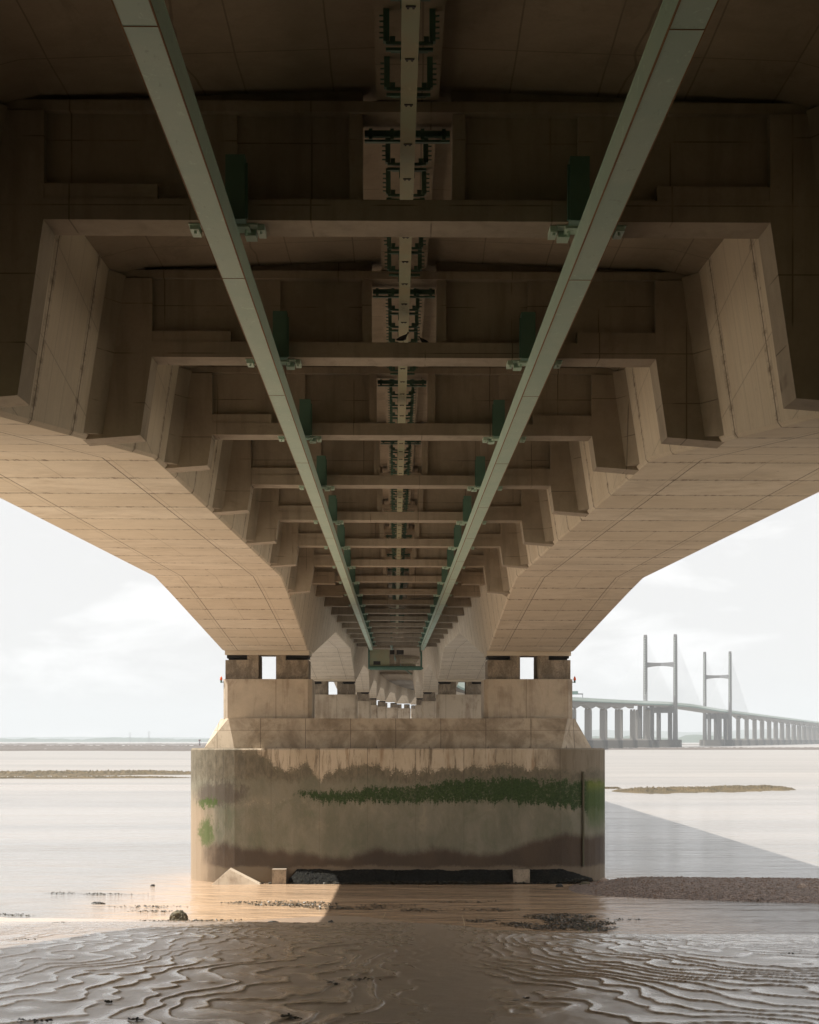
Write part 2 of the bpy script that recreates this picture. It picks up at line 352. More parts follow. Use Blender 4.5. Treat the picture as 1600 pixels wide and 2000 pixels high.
class MB:
    def __init__(s): s.v = []; s.f = []; s.uv = []
    def add(s, vs, fs, uvs=None):
        k = len(s.v); s.v += [tuple(v) for v in vs]
        for i, f in enumerate(fs):
            s.f.append(tuple(k + j for j in f)); s.uv.append(uvs[i] if uvs else [(0, 0)] * len(f))
    def hexa(s, p):      # p: 8 points, bottom ring 0-3, top ring 4-7
        s.add(p, [(3, 2, 1, 0), (4, 5, 6, 7), (0, 1, 5, 4), (1, 2, 6, 5), (2, 3, 7, 6), (3, 0, 4, 7)])
    def box(s, x0, x1, y0, y1, z0, z1):
        s.hexa([(x0, y0, z0), (x1, y0, z0), (x1, y1, z0), (x0, y1, z0), (x0, y0, z1), (x1, y0, z1), (x1, y1, z1), (x0, y1, z1)])
    def loft(s, rings, caps=True, us=None, vs=None):
        n = len(rings[0]); k = len(s.v)
        for r in rings: s.v += [tuple(p) for p in r]
        for i in range(len(rings) - 1):
            for j in range(n):
                j2 = (j + 1) % n
                s.f.append((k + i * n + j, k + i * n + j2, k + (i + 1) * n + j2, k + (i + 1) * n + j))
                if us:
                    va = vs[i][j]; vb = vs[i + 1][j]
                    s.uv.append([(us[i], va[0]), (us[i], va[1]), (us[i + 1], vb[1]), (us[i + 1], vb[0])])
                else: s.uv.append([(0, 0)] * 4)
        if caps:
            s.f.append(tuple(k + j for j in reversed(range(n)))); s.uv.append([(0, 0)] * n)
            m = k + (len(rings) - 1) * n
            s.f.append(tuple(m + j for j in range(n))); s.uv.append([(0, 0)] * n)
    def tube(s, pts, r, n=8, taper=None):
        rings = []
        for i, p in enumerate(pts):
            p = Vector(p)
            a = Vector(pts[max(i - 1, 0)]); b = Vector(pts[min(i + 1, len(pts) - 1)])
            d = (b - a).normalized()
            u = d.orthogonal().normalized() if abs(d.z) < 0.99 else Vector((1, 0, 0))
            if abs(d.z) < 0.99: u = Vector((0, 0, 1)).cross(d).normalized()
            w = d.cross(u)
            rr = r if taper is None else r * taper[i]
            rings.append([p + (u * math.cos(t) + w * math.sin(t)) * rr for t in [2 * math.pi * j / n for j in range(n)]])
        s.loft(rings)
    def build(s, name, mat, parent=None, label=None, smooth=False, fixn=True):
        o0 = Vector((0, 0, 0))
        if parent is not None: o0 = origin(parent)
        me = bpy.data.meshes.new(name)
        vs = [(v[0] - o0.x, v[1] - o0.y, v[2] - o0.z) for v in s.v]
        me.from_pydata(vs, [], s.f)
        ul = me.uv_layers.new(name="UVMap")
        flat = [c for f in s.uv for q in f for c in q]
        ul.data.foreach_set("uv", flat)
        if smooth: me.polygons.foreach_set("use_smooth", [True] * len(me.polygons))
        me.materials.append(M[mat] if isinstance(mat, str) else mat)
        me.update()
        if fixn:
            import bmesh
            bm = bmesh.new(); bm.from_mesh(me); bmesh.ops.recalc_face_normals(bm, faces=bm.faces); bm.to_mesh(me); bm.free()
        o = bpy.data.objects.new(name, me); COL.objects.link(o)
        if parent is not None: o.parent = parent
        ORIG[o.name] = o0
        if label: o['label'] = label
        return o

# ------------------------------------------------------------------ bridge alignment
_t = np.arange(-140.0, 5400.0, 2.0)
def slope_x(y):
    return -0.0081 + 1.9e-4 * (np.clip(y, 380, 2200) - 380)
_dy = 1.0
_ys = np.arange(-200, 5600, 0.5)
_th = np.arctan(slope_x(_ys))
_x = np.concatenate([[0], np.cumsum(slope_x(_ys)[:-1] * 0.5)]); _x = _x - np.interp(0, _ys, _x) + 0.2
_s = np.concatenate([[0], np.cumsum(0.5 / np.cos(_th[:-1]))]); _s = _s - np.interp(0, _ys, _s)
_Lk = [-200, 0, 60, 119.6, 217.7, 315.8, 414, 1000, 1690, 2265, 2450, 2705, 4065, 5600]
_Lv = [-2.9, 0.0, 0.84, 1.62, 3.12, 4.45, 5.65, 14.6, 25.8, 33.6, 34.2, 31.6, 26.4, 19]
_Lg = np.arange(-200, 5600, 5.0); _L0 = np.interp(_Lg, _Lk, _Lv)
_k = np.ones(9) / 9; _Ls = np.convolve(np.pad(_L0, 4, mode='edge'), _k, mode='valid')
_Ls = np.where(_Lg < 100, _L0, _Ls)
def L(t): return float(np.interp(t, _Lg, _Ls))
def path(t):
    return float(np.interp(t, _s, _x)), float(np.interp(t, _s, _ys)), float(np.interp(t, _s, _th))
def pt(t, X, h):
    x, y, th = path(t)
    return (x + X * math.cos(th), y - X * math.sin(th), EYE + L(t) + h - (0.0025 * X if t < 300 else 0))
_Ck = [-200, 28.5, 39.4, 50.4, 61.3, 72.2, 83.2, 94, 119.6, 217.7, 315.8, 400, 6000]
_Cv = [10.5, 10.31, 10.07, 9.86, 9.64, 9.42, 9.21, 8.98, 8.66, 7.80, 7.5, 7.35, 7.35]
def C(t): return float(np.interp(t, _Ck, _Cv))
PIER0 = 119.6; SPAN = 98.12
TP1 = float(np.interp(2265, _ys, _s)); TP2 = float(np.interp(2705, _ys, _s))
def pier_ts():
    a = []; t = PIER0
    while t < TP1 - 60: a.append(t); t += SPAN
    b = []; t = TP2 + 70
    while t < 5000: b.append(t); t += SPAN
    return a, b
PA, PB = pier_ts()
ALLP = np.array([-80.3, 17.8] + PA + [TP1, TP2] + PB)
def sof(t):
    dp = float(np.min(np.abs(ALLP - t)))
    if TP1 - 60 < t < TP2 + 60: return 8.4
    return min(6.93, 4.25 + max(0.0, dp - 3.2) * 0.0985)
SL = 1 / 6.8
def bw(t): return 2.83 + (sof(t) - 4.25) * SL
def webx(t, h): return C(t) - bw(t) - (h - sof(t)) * SL      # inner web face

# ------------------------------------------------------------------ near viaduct
via = empty("viaduct", pt(119.6, 0, 4)[:3], "long beige concrete road viaduct overhead, twin box girders with cross frames and green rails", "viaduct")

def stations(t0, t1, step):
    k = max(1, int(round((t1 - t0) / step))); return [t0 + (t1 - t0) * i / k for i in range(k + 1)]

def girder(t0, t1, side, step, parent):
    m = MB(); rings = []; us = []; vs = []
    ts = set(stations(t0, t1, step))
    for p in ALLP:
        for q in (3.2, 30.4):
            for sg in (-1, 1):
                if t0 < p + sg * q < t1: ts.add(float(p + sg * q))
    for t in sorted(ts):
        sf, b, c = sof(t), bw(t), C(t)
        w = (10.25 - sf) * SL
        X = [c - b, c + b, c + b + w, c - b - w]; H = [sf, sf, 10.25, 10.25]
        # small bevel of the lower corners
        pts = [(c - b + 0.07, sf), (c + b - 0.07, sf), (c + b, sf + 0.09), (c + b + w, 10.25), (c - b - w, 10.25), (c - b, sf + 0.09)]
        vv = [(-b, b), (b, b), (8.0, 8.0 + 10 - sf), (0, 0), (8.0 + 10 - sf, 8.0), (8, -b)]
        rings.append([pt(t, side * x, h) for x, h in pts]); us.append(t); vs.append(vv)
    m.loft(rings, True, us, vs)
    return m.build("box_girder", "girder" if t0 < 900 else "farconc", parent)

def slab(t0, t1, step, parent, thin=False):
    m = MB(); rings = []
    for t in stations(t0, t1, step):
        c = C(t); wt = webx(t, 9.9) if not thin else 4.0
        Wd = min(c + 7.9, 15.9)
        if thin:
            P_ = [(-Wd, 10.9), (-Wd, 9.9), (-Wd + 1.5, 8.6), (Wd - 1.5, 8.6), (Wd, 9.9), (Wd, 10.9), (0, 11.05)]
        else:
            P_ = [(-Wd, 10.75), (-Wd, 10.4), (-(c + 4.0), 10.0), (-(wt + 0.0), 9.72), (-(wt - 0.75), 9.92), (0, 10.13),
                  (wt - 0.75, 9.92), (wt, 9.72), (c + 4.0, 10.0), (Wd, 10.4), (Wd, 10.75), (0, 10.9)]
        rings.append([pt(t, x, h) for x, h in P_])
    m.loft(rings)
    return m.build("deck_slab", "slab" if t0 < 400 else "farconc", parent)

def edge_strip(name, mat, t0, t1, step, side, x_in, x_out, h0, h1, parent):
    m = MB(); rings = []
    for t in stations(t0, t1, step):
        Wd = min(C(t) + 7.9, 15.9)
        rings.append([pt(t, side * (Wd + a), h) for a, h in ((x_in, h0), (x_out, h0), (x_out, h1), (x_in, h1))])
    m.loft(rings); return m.build(name, mat, parent)

NEAR_END = PIER0 + 4 * SPAN
bounds = [-78.0, 20.0] + [PIER0 + SPAN * k for k in range(0, 5)]
for a, b in zip(bounds[:-1], bounds[1:]):
    for sd in (-1, 1): girder(a, b, sd, SEG, via)
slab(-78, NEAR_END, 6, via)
for sd in (-1, 1):
    edge_strip("edge_beam", "slab", -78, NEAR_END, 12, sd, -0.3, 0.12, 10.2, 11.3, via)
    edge_strip("wind_barrier", "barrier", -78, NEAR_END, 12, sd, -0.1, 0.02, 11.3, 14.0, via)
# central closure strip under the slab
m = MB(); rings = []
for t in stations(-40, 204, 6):
    rings.append([pt(t, x, h) for x, h in ((-0.5, 9.86), (0.5, 9.86), (0.5, 10.15), (-0.5, 10.15))])
m.loft(rings); m.build("closure_strip", "slab", via, "pale strip of newer concrete along the middle of the soffit")

def sbox(m, t0, t1, X0, X1, h0, h1, dX=0.0):
    """box in section coordinates; dX shifts the lower edge sideways"""
    m.hexa([pt(t0, X0 + dX, h0), pt(t0, X1 + dX, h0), pt(t1, X1 + dX, h0), pt(t1, X0 + dX, h0),
            pt(t0, X0, h1), pt(t0, X1, h1), pt(t1, X1, h1), pt(t1, X0, h1)])

RIB0 = 28.5; RIBS = 10.92; TH = 0.96
rib_ts = [RIB0 + RIBS * k for k in range(-2, 17)]
for i, t in enumerate(rib_ts):
    k = i - 2
    cx = C(t) - 4.50
    legs = k < 7
    m = MB()
    b0, b1 = 7.90, 8.24
    Xe = cx if legs else webx(t, 8.0) + 0.1
    # lower flange in two halves with a shallow splay near the ends
    sbox(m, t, t + TH, -Xe, Xe, b0, b1)
    for sd in (-1, 1):
        a0, a1 = sorted((sd * 4.0 * cx / 5.81, sd * (Xe - 0.0)))
        sbox(m, t + 0.02, t + TH - 0.02, a0, a1, b1, b1 + 0.24) if legs else sbox(m, t - 0.12, t + TH + 0.1, *sorted((sd * cx * 0.86, sd * (webx(t, 8.0) + 0.1))), b0 - 0.14, b1 + 0.2)
        # web panel either side of the opening
        p0, p1 = sorted((sd * 0.72, sd * (webx(t, 9.0) + 0.15)))
        sbox(m, t + 0.34, t + 0.62, p0, p1, b1, 10.1)
        # posts framing the opening
        q0, q1 = sorted((sd * 0.722, sd * 0.93))
        sbox(m, t + 0.14, t + 0.82, q0, q1, b1, 9.66)
        # outer stiffening face of the panel
        r0, r1 = sorted((sd * 2.75, sd * (webx(t, 9.0) + 0.12)))
        sbox(m, t + 0.22, t + 0.74, r0, r1, b1 - 0.02, 9.67)
    # top flange
    sbox(m, t + 0.05, t + TH - 0.05, -(webx(t, 9.8) + 0.1), webx(t, 9.8) + 0.1, 9.66, 9.83)
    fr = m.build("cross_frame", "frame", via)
    if legs:
        for sd in (-1, 1):
            m = MB()
            lb = sof(t) + 0.10
            hT = 9.64
            xi_t = cx; xi_b = cx + (7.95 - lb) * SL
            def P2(tt, X, h): return pt(tt, sd * X, h)
            # leg below and beside the frame corner: slanting inner face
            for (h0, h1, xa, xb) in ((lb, 7.95, xi_b, xi_t), (7.95, hT, xi_t, xi_t)):
                wo0 = webx(t, h0) + 0.15; wo1 = webx(t, h1) + 0.15
                zl = 0.10 if h0 == lb else 0.0
                q = [P2(t + 0.001, xa, h0), P2(t + 0.001, wo0, h0 - zl), P2(t + TH - 0.001, wo0, h0 - zl), P2(t + TH - 0.001, xa, h0),
                     P2(t + 0.001, xb, h1), P2(t + 0.001, wo1, h1), P2(t + TH - 0.001, wo1, h1), P2(t + TH - 0.001, xb, h1)]
                m.hexa(q)
            # web thickening behind the leg
            for (ta, tb) in ((t + TH - 0.01, t + TH + 0.9), (t - 0.55, t + 0.01)):
                w0 = webx(t, lb + .1); w1 = webx(t, 9.6); e = 0.30
                far_end = ta if tb < t + 0.5 else tb
                near_end = tb if tb < t + 0.5 else ta
                hn = sof(near_end) + 0.12; hf = sof(far_end) + 0.12
                wn = webx(near_end, hn); wf_ = webx(far_end, hf)
                qs = [P2(near_end, wn - e, hn), P2(near_end, wn + .2, hn), P2(far_end, wf_ + .2, hf), P2(far_end, wf_ + 0.02, hf),
                      P2(near_end, w1 - e, 9.7), P2(near_end, w1 + .2, 9.7), P2(far_end, w1 + .2, 9.7), P2(far_end, w1 + 0.02, 9.7)]
                m.hexa(qs)
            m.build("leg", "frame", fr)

# ---- gantry rails: green box beams hung under the cross frames
RX = 2.905
for sd in (-1, 1):
    m = MB(); rings = []
    t0, t1 = 4.0, 203.0
    prof = [(-0.19, 7.30), (0.19, 7.30), (0.19, 7.33), (0.165, 7.33), (0.165, 7.80), (0.175, 7.80), (0.175, 7.825), (-0.175, 7.825), (-0.175, 7.80), (-0.165, 7.80), (-0.165, 7.33), (-0.19, 7.33)]
    for t in stations(t0, t1, 6): rings.append([pt(t, sd * RX + a, h) for a, h in prof])
    m.loft(rings); rail = m.build("gantry_rail", "green", via)
    m = MB(); rr = random.Random(5 + sd)
    for e in (-1, 1):
        rings = []
        for t in stations(t0, t1, 0.9):
            w = 0.004 + 0.010 * rr.random() ** 2
            x = sd * RX + e * 0.1915
            rings.append([pt(t, x - 0.004 - w * 0.4, 7.294), pt(t, x + 0.004 + w * 0.4, 7.294), pt(t, x + 0.004, 7.334), pt(t, x - 0.004, 7.334)])
        m.loft(rings)
    t = 8.0
    while t < 200:                               # splice lines across the underside
        sbox(m, t, t + 0.02, sd * RX - 0.188, sd * RX + 0.188, 7.2945, 7.3); t += 10.92
    m.build("rusty_edge", "rust", rail)
    for i, t in enumerate(rib_ts):
        inn = -sd
        m = MB()      # hanger plate in front of the frame, on the inner side of the rail
        x0, x1 = sorted((sd * RX + inn * 0.02, sd * RX + inn * 0.33))
        sbox(m, t - 0.30, t - 0.002, x0, x1, 7.84, 8.86)
        x0, x1 = sorted((sd * RX + inn * 0.331, sd * RX + inn * 0.37))
        sbox(m, t - 0.26, t - 0.20, x0, x1, 7.86, 8.74)
        m.build("hanger_plate", "green_dark", rail)
        m = MB()      # clamps under the flange
        for (a, b, ta, tb, h0, h1) in ((-0.62, 0.50, 0.16, 0.44, 7.875, 7.897), (-0.40, 0.36, 0.12, 0.50, 7.829, 7.874),
                                       (0.48, 0.60, 0.22, 0.72, 7.80, 7.897), (0.26, 0.44, 0.50, 0.88, 7.79, 7.897), (-0.60, -0.46, 0.2, 0.7, 7.81, 7.897)):
            x0, x1 = sorted((sd * RX + inn * a, sd * RX + inn * b))
            sbox(m, t + ta, t + tb, x0, x1, h0, h1)
        for a in (-0.52, -0.3, 0.3, 0.54):
            x = sd * RX + inn * a
            m.tube([pt(t + 0.3, x, 7.76), pt(t + 0.3, x, 7.90)], 0.022, 6)
        m.build("rail_clamp", "green", rail)

# ---- service duct on the centre line
m = MB(); rings = []
for t in stations(10, 203.5, 6):
    rings.append([pt(t, a, h) for a, h in ((-0.118, 9.0), (0.118, 9.0), (0.118, 9.14), (-0.118, 9.14))])
m.loft(rings); duct = m.build("service_duct", "duct", via)
t = 22.6
while t < 120:
    m = MB()
    m.add([pt(t + a, x, h) for h in (8.985, 8.998) for a, x in ((0, -.065), (0, .065), (.03, .065), (.03, .055), (.09, .045), (.09, .025), (.03, .015), (.03, -.015), (.09, -.025), (.09, -.045), (.03, -.055), (.03, -.065))],
          [tuple(range(11, -1, -1)), tuple(range(12, 24))] + [(i, (i + 1) % 12, 12 + (i + 1) % 12, 12 + i) for i in range(12)])
    m.build("duct_strap", "rubber", duct); t += 1.82
k = 0; t = RIB0 - 3 * 1.82
proto = None
while t < 150:
    near_rib = any(-0.15 < t - r < TH + 0.15 for r in rib_ts)
    if not near_rib:
        m = MB()
        sbox(m, t, t + 0.05, -0.33, 0.33, 9.27, 9.315); sbox(m, t, t + 0.05, -0.33, 0.33, 9.36, 9.40)
        sbox(m, t + 0.055, t + 0.13, -0.26, 0.26, 9.28, 9.33)
        for sd in (-1, 1):
            for q in (0.28,):
                x0, x1 = sorted((sd * q, sd * (q + 0.085)))
                sbox(m, t + 0.002, t + 0.11, x0, x1, 9.404, 9.86)
            for hh in (9.45, 9.52, 9.60, 9.68, 9.76):
                x0, x1 = sorted((sd * 0.366, sd * 0.42)); sbox(m, t + 0.03, t + 0.055, x0, x1, hh, hh + 0.02)
            x0, x1 = sorted((sd * 0.20, sd * 0.275)); sbox(m, t + 0.02, t + 0.06, x0, x1, 9.404, 9.48)
        sbox(m, t + 0.01, t + 0.05, -0.13, 0.13, 9.142, 9.265)
        m.build("duct_bracket", "green_dark", duct)
    t += 1.82; k += 1
for i, t in enumerate(rib_ts):
    m = MB()
    sbox(m, t + TH - 0.20, t + TH - 0.12, -0.70, 0.70, 9.50, 9.60)
    sbox(m, t + TH - 0.115, t + TH - 0.02, -0.70, 0.70, 9.44, 9.475)
    for a in (-0.6, -0.25, 0.25, 0.6): sbox(m, t + TH - 0.23, t + TH - 0.205, a - 0.03, a + 0.03, 9.44, 9.62)
    m.build("duct_crossbar", "green_dark", duct)
# the drain pipe that swings aside beyond the gantry
m = MB(); pts = []
for t, a, h in ((206, -0.7, 9.55), (240, -0.7, 9.55), (275, -0.6, 9.5), (300, -0.2, 9.4), (330, 0.7, 9.3), (360, 1.9, 9.2), (392, 3.3, 9.1)):
    pts.append(pt(t, a, h))
m.tube(pts, 0.20, 10); m.build("drain_pipe", "green_dark", via, smooth=True)
# crossheads of the far spans
for tt in (250, 300, 345, 405):
    m = MB(); sbox(m, tt, tt + 1.2, -webx(tt, 9.6) - 0.1, webx(tt, 9.6) + 0.1, 9.35, 9.95); m.build("crosshead", "slab", via)
# pier diaphragm lips
for p in PA[:4]:
    for sd in (-1, 1):
        m = MB(); c = C(p); x0, x1 = sorted((sd * (c - 2.78), sd * (c + 2.78)))
        sbox(m, p - 1.9, p + 1.9, x0, x1, 3.98, 4.30)
        m.build("bearing_lip", "girder", via)

# ------------------------------------------------------------------ far viaduct (curving right) and beyond the pylons
def far_deck(name, t0, t1, label, step=49.06):
    e = empty(name, pt(t0, 0, 4)[:3], label, "viaduct")
    ts = [t for t in ALLP if t0 - 1 <= t <= t1 + 1]
    if not ts or ts[0] > t0 + 5: ts = [t0] + ts
    if ts[-1] < t1 - 5: ts = ts + [t1]
    for a, b in zip(ts[:-1], ts[1:]):
        for sd in (-1, 1): girder(a + 0.01, b - 0.01, sd, 24.5, e)
    slab(t0, t1, 49, e)
    for sd in (-1, 1):
        edge_strip("edge_beam", "green_dark", t0, t1, 49, sd, -0.3, 0.12, 10.2, 11.1, e)
        edge_strip("wind_barrier", "barrier", t0, t1, 49, sd, -0.1, 0.02, 11.1, 14.0, e)
    return e
far_deck("far_viaduct", NEAR_END + 0.3, TP1 - 230, "distant low viaduct deck curving from behind the pier towards the left pylon")
far_deck("far_viaduct", TP2 + 230, 5050, "distant viaduct deck running away to the right edge beyond the right pylon")
cs = empty("cable_stayed_deck", pt(TP1, 0, 8)[:3], "hazy green-edged deck of the cable-stayed span between and around the two pylons", "bridge deck")
slab(TP1 - 229.5, TP2 + 229.5, 30, cs, thin=True)
for sd in (-1, 1):
    edge_strip("edge_beam", "green_dark", TP1 - 229.5, TP2 + 229.5, 30, sd, -0.2, 0.25, 9.5, 11.1, cs)
    edge_strip("wind_barrier", "barrier", TP1 - 229.5, TP2 + 229.5, 30, sd, -0.1, 0.02, 11.1, 14.0, cs)

# ------------------------------------------------------------------ piers
def frame_at(t):
    x, y, th = path(t)
    cx_, sx_ = math.cos(th), math.sin(th)
    def F(a, b, z):            # a across, b along, z absolute
        return (x + a * cx_ + b * sx_, y - a * sx_ + b * cx_, z)
    return F

def round_rect(hw, hd, r, n=7):
    o = []
    for (cx_, cy_, a0) in ((hw - r, hd - r, 0), (-hw + r, hd - r, 90), (-hw + r, -hd + r, 180), (hw - r, -hd + r, 270)):
        for i in range(n + 1):
            a = math.radians(a0 + 90 * i / n); o.append((cx_ + r * math.cos(a), cy_ + r * math.sin(a)))
    return o

def fbox(m, F, a0, a1, b0, b1, z0, z1):
    m.hexa([F(a0, b0, z0), F(a1, b0, z0), F(a1, b1, z0), F(a0, b1, z0), F(a0, b0, z1), F(a1, b0, z1), F(a1, b1, z1), F(a0, b1, z1)])

def pier(t, label, group, first=False, detail=True):
    F = frame_at(t); c = C(t); k = c / 8.66
    e = empty("bridge_pier", F(0, 0, 0), label, "bridge pier", group)
    hw = 13.75 * (0.6 + 0.4 * k)
    m = MB(); n = 9 if first else 4
    prof = round_rect(hw, 5.0, 3.9, n)
    ring = lambda g, z: [F(a * (1 - g / hw), b * (1 - g / 5.0), z) for a, b in prof]
    m.loft([ring(0, -2.0), ring(0, 8.55), ring(0.07, 8.64)])
    m.build("caisson", "caisson" if t < 900 else "farbase", e, "algae and silt stained base caisson" if first else None)
    m = MB(); h1 = 12.9 * hw / 13.75; h2 = 11.8 * hw / 13.75; f1 = 10.7 * hw / 13.75; f2 = 11.1 * hw / 13.75
    lo = [(-f1, -3.1), (f1, -3.1), (h1, 0 - .9), (h1, .9), (f1, 3.1), (-f1, 3.1), (-h1, .9), (-h1, -.9)]
    hi = [(-f2, -2.95), (f2, -2.95), (h2, -.8), (h2, .8), (f2, 2.95), (-f2, 2.95), (-h2, .8), (-h2, -.8)]
    m.loft([[F(a, b, 8.64) for a, b in lo], [F(a, b, 10.6) for a, b in hi]])
    m.build("plinth", "plinth" if t < 900 else "farconc", e)
    zt = EYE + L(t) + 2.37
    zs = EYE + L(t) + 4.25
    for sd in (-1, 1):
        def ab(x0, x1): return sorted((sd * x0, sd * x1))
        m = MB(); a0, a1 = ab(c - 2.98, c + 2.86)
        # stem with chamfered inner corners
        ch = 0.28
        ring2 = [(a0 + ch, -2.2), (a1 - ch, -2.2), (a1, -2.2 + ch), (a1, 2.2 - ch), (a1 - ch, 2.2), (a0 + ch, 2.2), (a0, 2.2 - ch), (a0, -2.2 + ch)]
        m.loft([[F(a, b, 10.60) for a, b in ring2], [F(a, b, zt) for a, b in ring2]])
        m.build("stem", "pier" if t < 900 else "farconc", e)
        for (q0, q1, up0, up1, bb0, bb1) in ((c + 0.58, c + 2.76, c + 0.58, c + 1.32, c + 1.42, c + 2.62),
                                             (c - 2.72, c - 0.58, c - 1.22, c - 0.58, c - 2.60, c - 1.32)):
            m = MB(); a0, a1 = ab(q0, q1)
            fbox(m, F, a0, a1, -1.7, 1.7, zt, zs - 0.60)
            a0, a1 = ab(up0, up1); fbox(m, F, a0, a1, -1.65, 1.65, zs - 0.60, zs - 0.27 + (0 if first or detail else 0))
            m.build("pedestal", "pedestal", e)
            m = MB(); a0, a1 = ab(bb0, bb1)
            fbox(m, F, a0, a1, -0.9, 0.9, zs - 0.60, zs - 0.46); a0, a1 = ab(bb0 - 0.12, bb1 + 0.1); fbox(m, F, a0, a1, -1.1, 1.1, zs - 0.46, zs - 0.27)
            m.build("bearing", "rubber", e)
    return e, F, zt

p1, F1, zt1 = pier(PA[0], "massive concrete pier in the middle foreground, green weed belt on its stained round-ended base", None, True)
ordn = ["second", "third", "fourth", "fifth", "sixth", "seventh"]
for i, t in enumerate(PA[1:5]):
    pier(t, f"pale concrete pier seen through the gap, {ordn[i]} back from the camera", "viaduct piers in line behind the first")
for t in PA[5:12]:
    pier(t, "small far concrete pier at the back of the gap under the viaduct", "farthest piers under the overhead viaduct", detail=False)
for t in PA[12:]:
    pier(t, "hazy distant pier of the far viaduct left of the left pylon", "distant piers left of the pylons", detail=False)
for t in PB:
    pier(t, "hazy distant pier of the far viaduct right of the right pylon", "distant piers right of the pylons", detail=False)
for t, w in ((TP1 + 65, 1), (TP2 - 60, 2), (TP1 - 55, 3)):
    F = frame_at(t)

def land_pier(t, zg, label):
    F = frame_at(t); c = C(t)
    e = empty("shore_pier", F(0, 0, zg), label, "bridge pier")
    zt = EYE + L(t) + 2.37; zs = EYE + L(t) + 4.25
    for sd in (-1, 1):
        a0, a1 = sorted((sd * (c - 2.98), sd * (c + 2.86)))
        m = MB(); fbox(m, F, a0, a1, -2.2, 2.2, zg - 3, zt); m.build("stem", "pier", e)
        m = MB(); fbox(m, F, a0 - .3, a1 + .3, -2.9, 2.9, zg - 3.5, zg + 0.5); m.build("footing", "pier", e)
        for q0, q1 in ((c + 0.58, c + 2.76), (c - 2.72, c - 0.58)):
            a0, a1 = sorted((sd * q0, sd * q1))
            m = MB(); fbox(m, F, a0, a1, -1.7, 1.7, zt, zs - 0.46); m.build("pedestal", "pedestal", e)
            m = MB(); fbox(m, F, a0 + .2, a1 - .2, -1.1, 1.1, zs - 0.46, zs); m.build("bearing", "rubber", e)
land_pier(17.8, 5.6, "plain concrete shore pier standing on the mud bank beside the camera")
land_pier(-66.0, 15.5, "plain concrete shore pier on top of the added light-blocking bank behind the camera")

# pier furniture: base blocks, fins, fender slot, marker lamps
m = MB()
def pyramid(m, F, x0, xm, x1, b0, b1, z, z1):
    m.add([F(x0, b0, -.3), F(x1, b0, -.3), F(x1, b1, -.3), F(x0, b1, -.3), F(xm, b1 - 0.1, z), F(xm, b1, z), F(xm, b0 + .5, z * 0.97)],
          [(0, 1, 6), (0, 6, 5, 3), (1, 2, 5, 6), (3, 2, 1, 0), (2, 3, 5)])
m = MB(); pyramid(m, F1, -12.2, -10.75, -8.2, -6.6, -4.9, 0.98, 0); o = m.build("concrete_fin", "pier", p1, "sunlit pointed concrete fin at the pier foot")
m = MB(); fbox(m, F1, -8.05, -7.15, -6.0, -4.8, -0.3, 0.94); m.build("foot_block", "pedestal", p1)
m = MB(); fbox(m, F1, 7.35, 8.40, -6.0, -4.8, -0.3, 0.90); m.build("foot_block", "pedestal", p1)
m = MB(); pyramid(m, F1, 6.4, 7.34, 7.35, -5.9, -4.9, 0.7, 0); m.build("concrete_fin", "pedestal", p1)
m = MB(); fbox(m, F1, 11.93, 12.04, -4.55, -4.2, 1.0, 7.15)
m.build("fender_strip", "fender", p1)
for sd in (-1, 1):
    F = F1; a = sd * 11.68
    e = empty("marker_lamp", F(a, -1.9, zt1 - 0.05), "small orange marker lamp at the %s upper corner of the nearest pier" % ("left" if sd < 0 else "right"), "lamp")
    m = MB(); x0, y0, z0 = F(a, -1.9, zt1 - 0.12)
    m.tube([(x0, y0, z0 + 0.05), (x0, y0, z0 + 0.16), (x0, y0, z0 + 0.24), (x0, y0, z0 + 0.32)], 0.085, 10, [1, 1, 0.7, 0.15]); m.build("lamp_glass", "orange", e, smooth=True)
    m = MB(); m.tube([(x0, y0, z0 - 0.12), (x0, y0, z0 + 0.05)], 0.06, 8); m.box(min(x0, x0 - sd * 0.2), max(x0, x0 - sd * 0.2), y0 - 0.03, y0 + 0.03, z0 - 0.1, z0 - 0.05)
    m.build("bracket", "green_dark", e)

# ------------------------------------------------------------------ inspection gantry
TG = 203.2
_pt = pt
def pt(t, X, h): return _pt(t, X - 0.22, h + 0.45)
g = empty("inspection_gantry", pt(TG, 0, 6.2)[:3], "green travelling inspection gantry hung between the rails near the second pier", "gantry")
def gb(name, mat, items):
    m = MB()
    for (t0, t1, x0, x1, h0, h1) in items: sbox(m, TG + t0, TG + t1, x0, x1, h0, h1)
    return m.build(name, mat, g)
gb("walkway", "green_dark", [(0, 2.2, -2.75, 2.95, 4.72, 4.86)])
m = MB(); m.tube([pt(TG - 0.1, -2.95, 4.95), pt(TG - 0.1, -2.8, 4.83), pt(TG - 0.1, 3.0, 4.83), pt(TG - 0.1, 3.12, 4.95)], 0.24, 10); m.build("front_tube", "green_dark", g, smooth=True)
gb("side_panel", "duct", [(0.2, 0.3, -2.85, -0.62, 5.05, 6.95)])
gb("hatch", "rubber", [(0.12, 0.19, -2.45, -1.65, 5.2, 5.62)])
gb("control_cabinet", "slab", [(0.4, 0.9, -0.58, -0.1, 5.05, 6.4), (0.4, 0.9, 0.15, 0.62, 5.05, 6.3)])
gb("roof_vent", "rubber", [(0.3, 0.9, -0.58, -0.05, 6.42, 6.9), (0.3, 0.9, 0.2, 1.0, 6.42, 6.9)])
m = MB()
for i in range(9):
    x = 0.75 + i * 0.18; m.tube([pt(TG + 0.1, x, 5.0), pt(TG + 0.1, x + 0.02 * math.sin(i), 6.3 - 0.08 * i)], 0.03, 5)
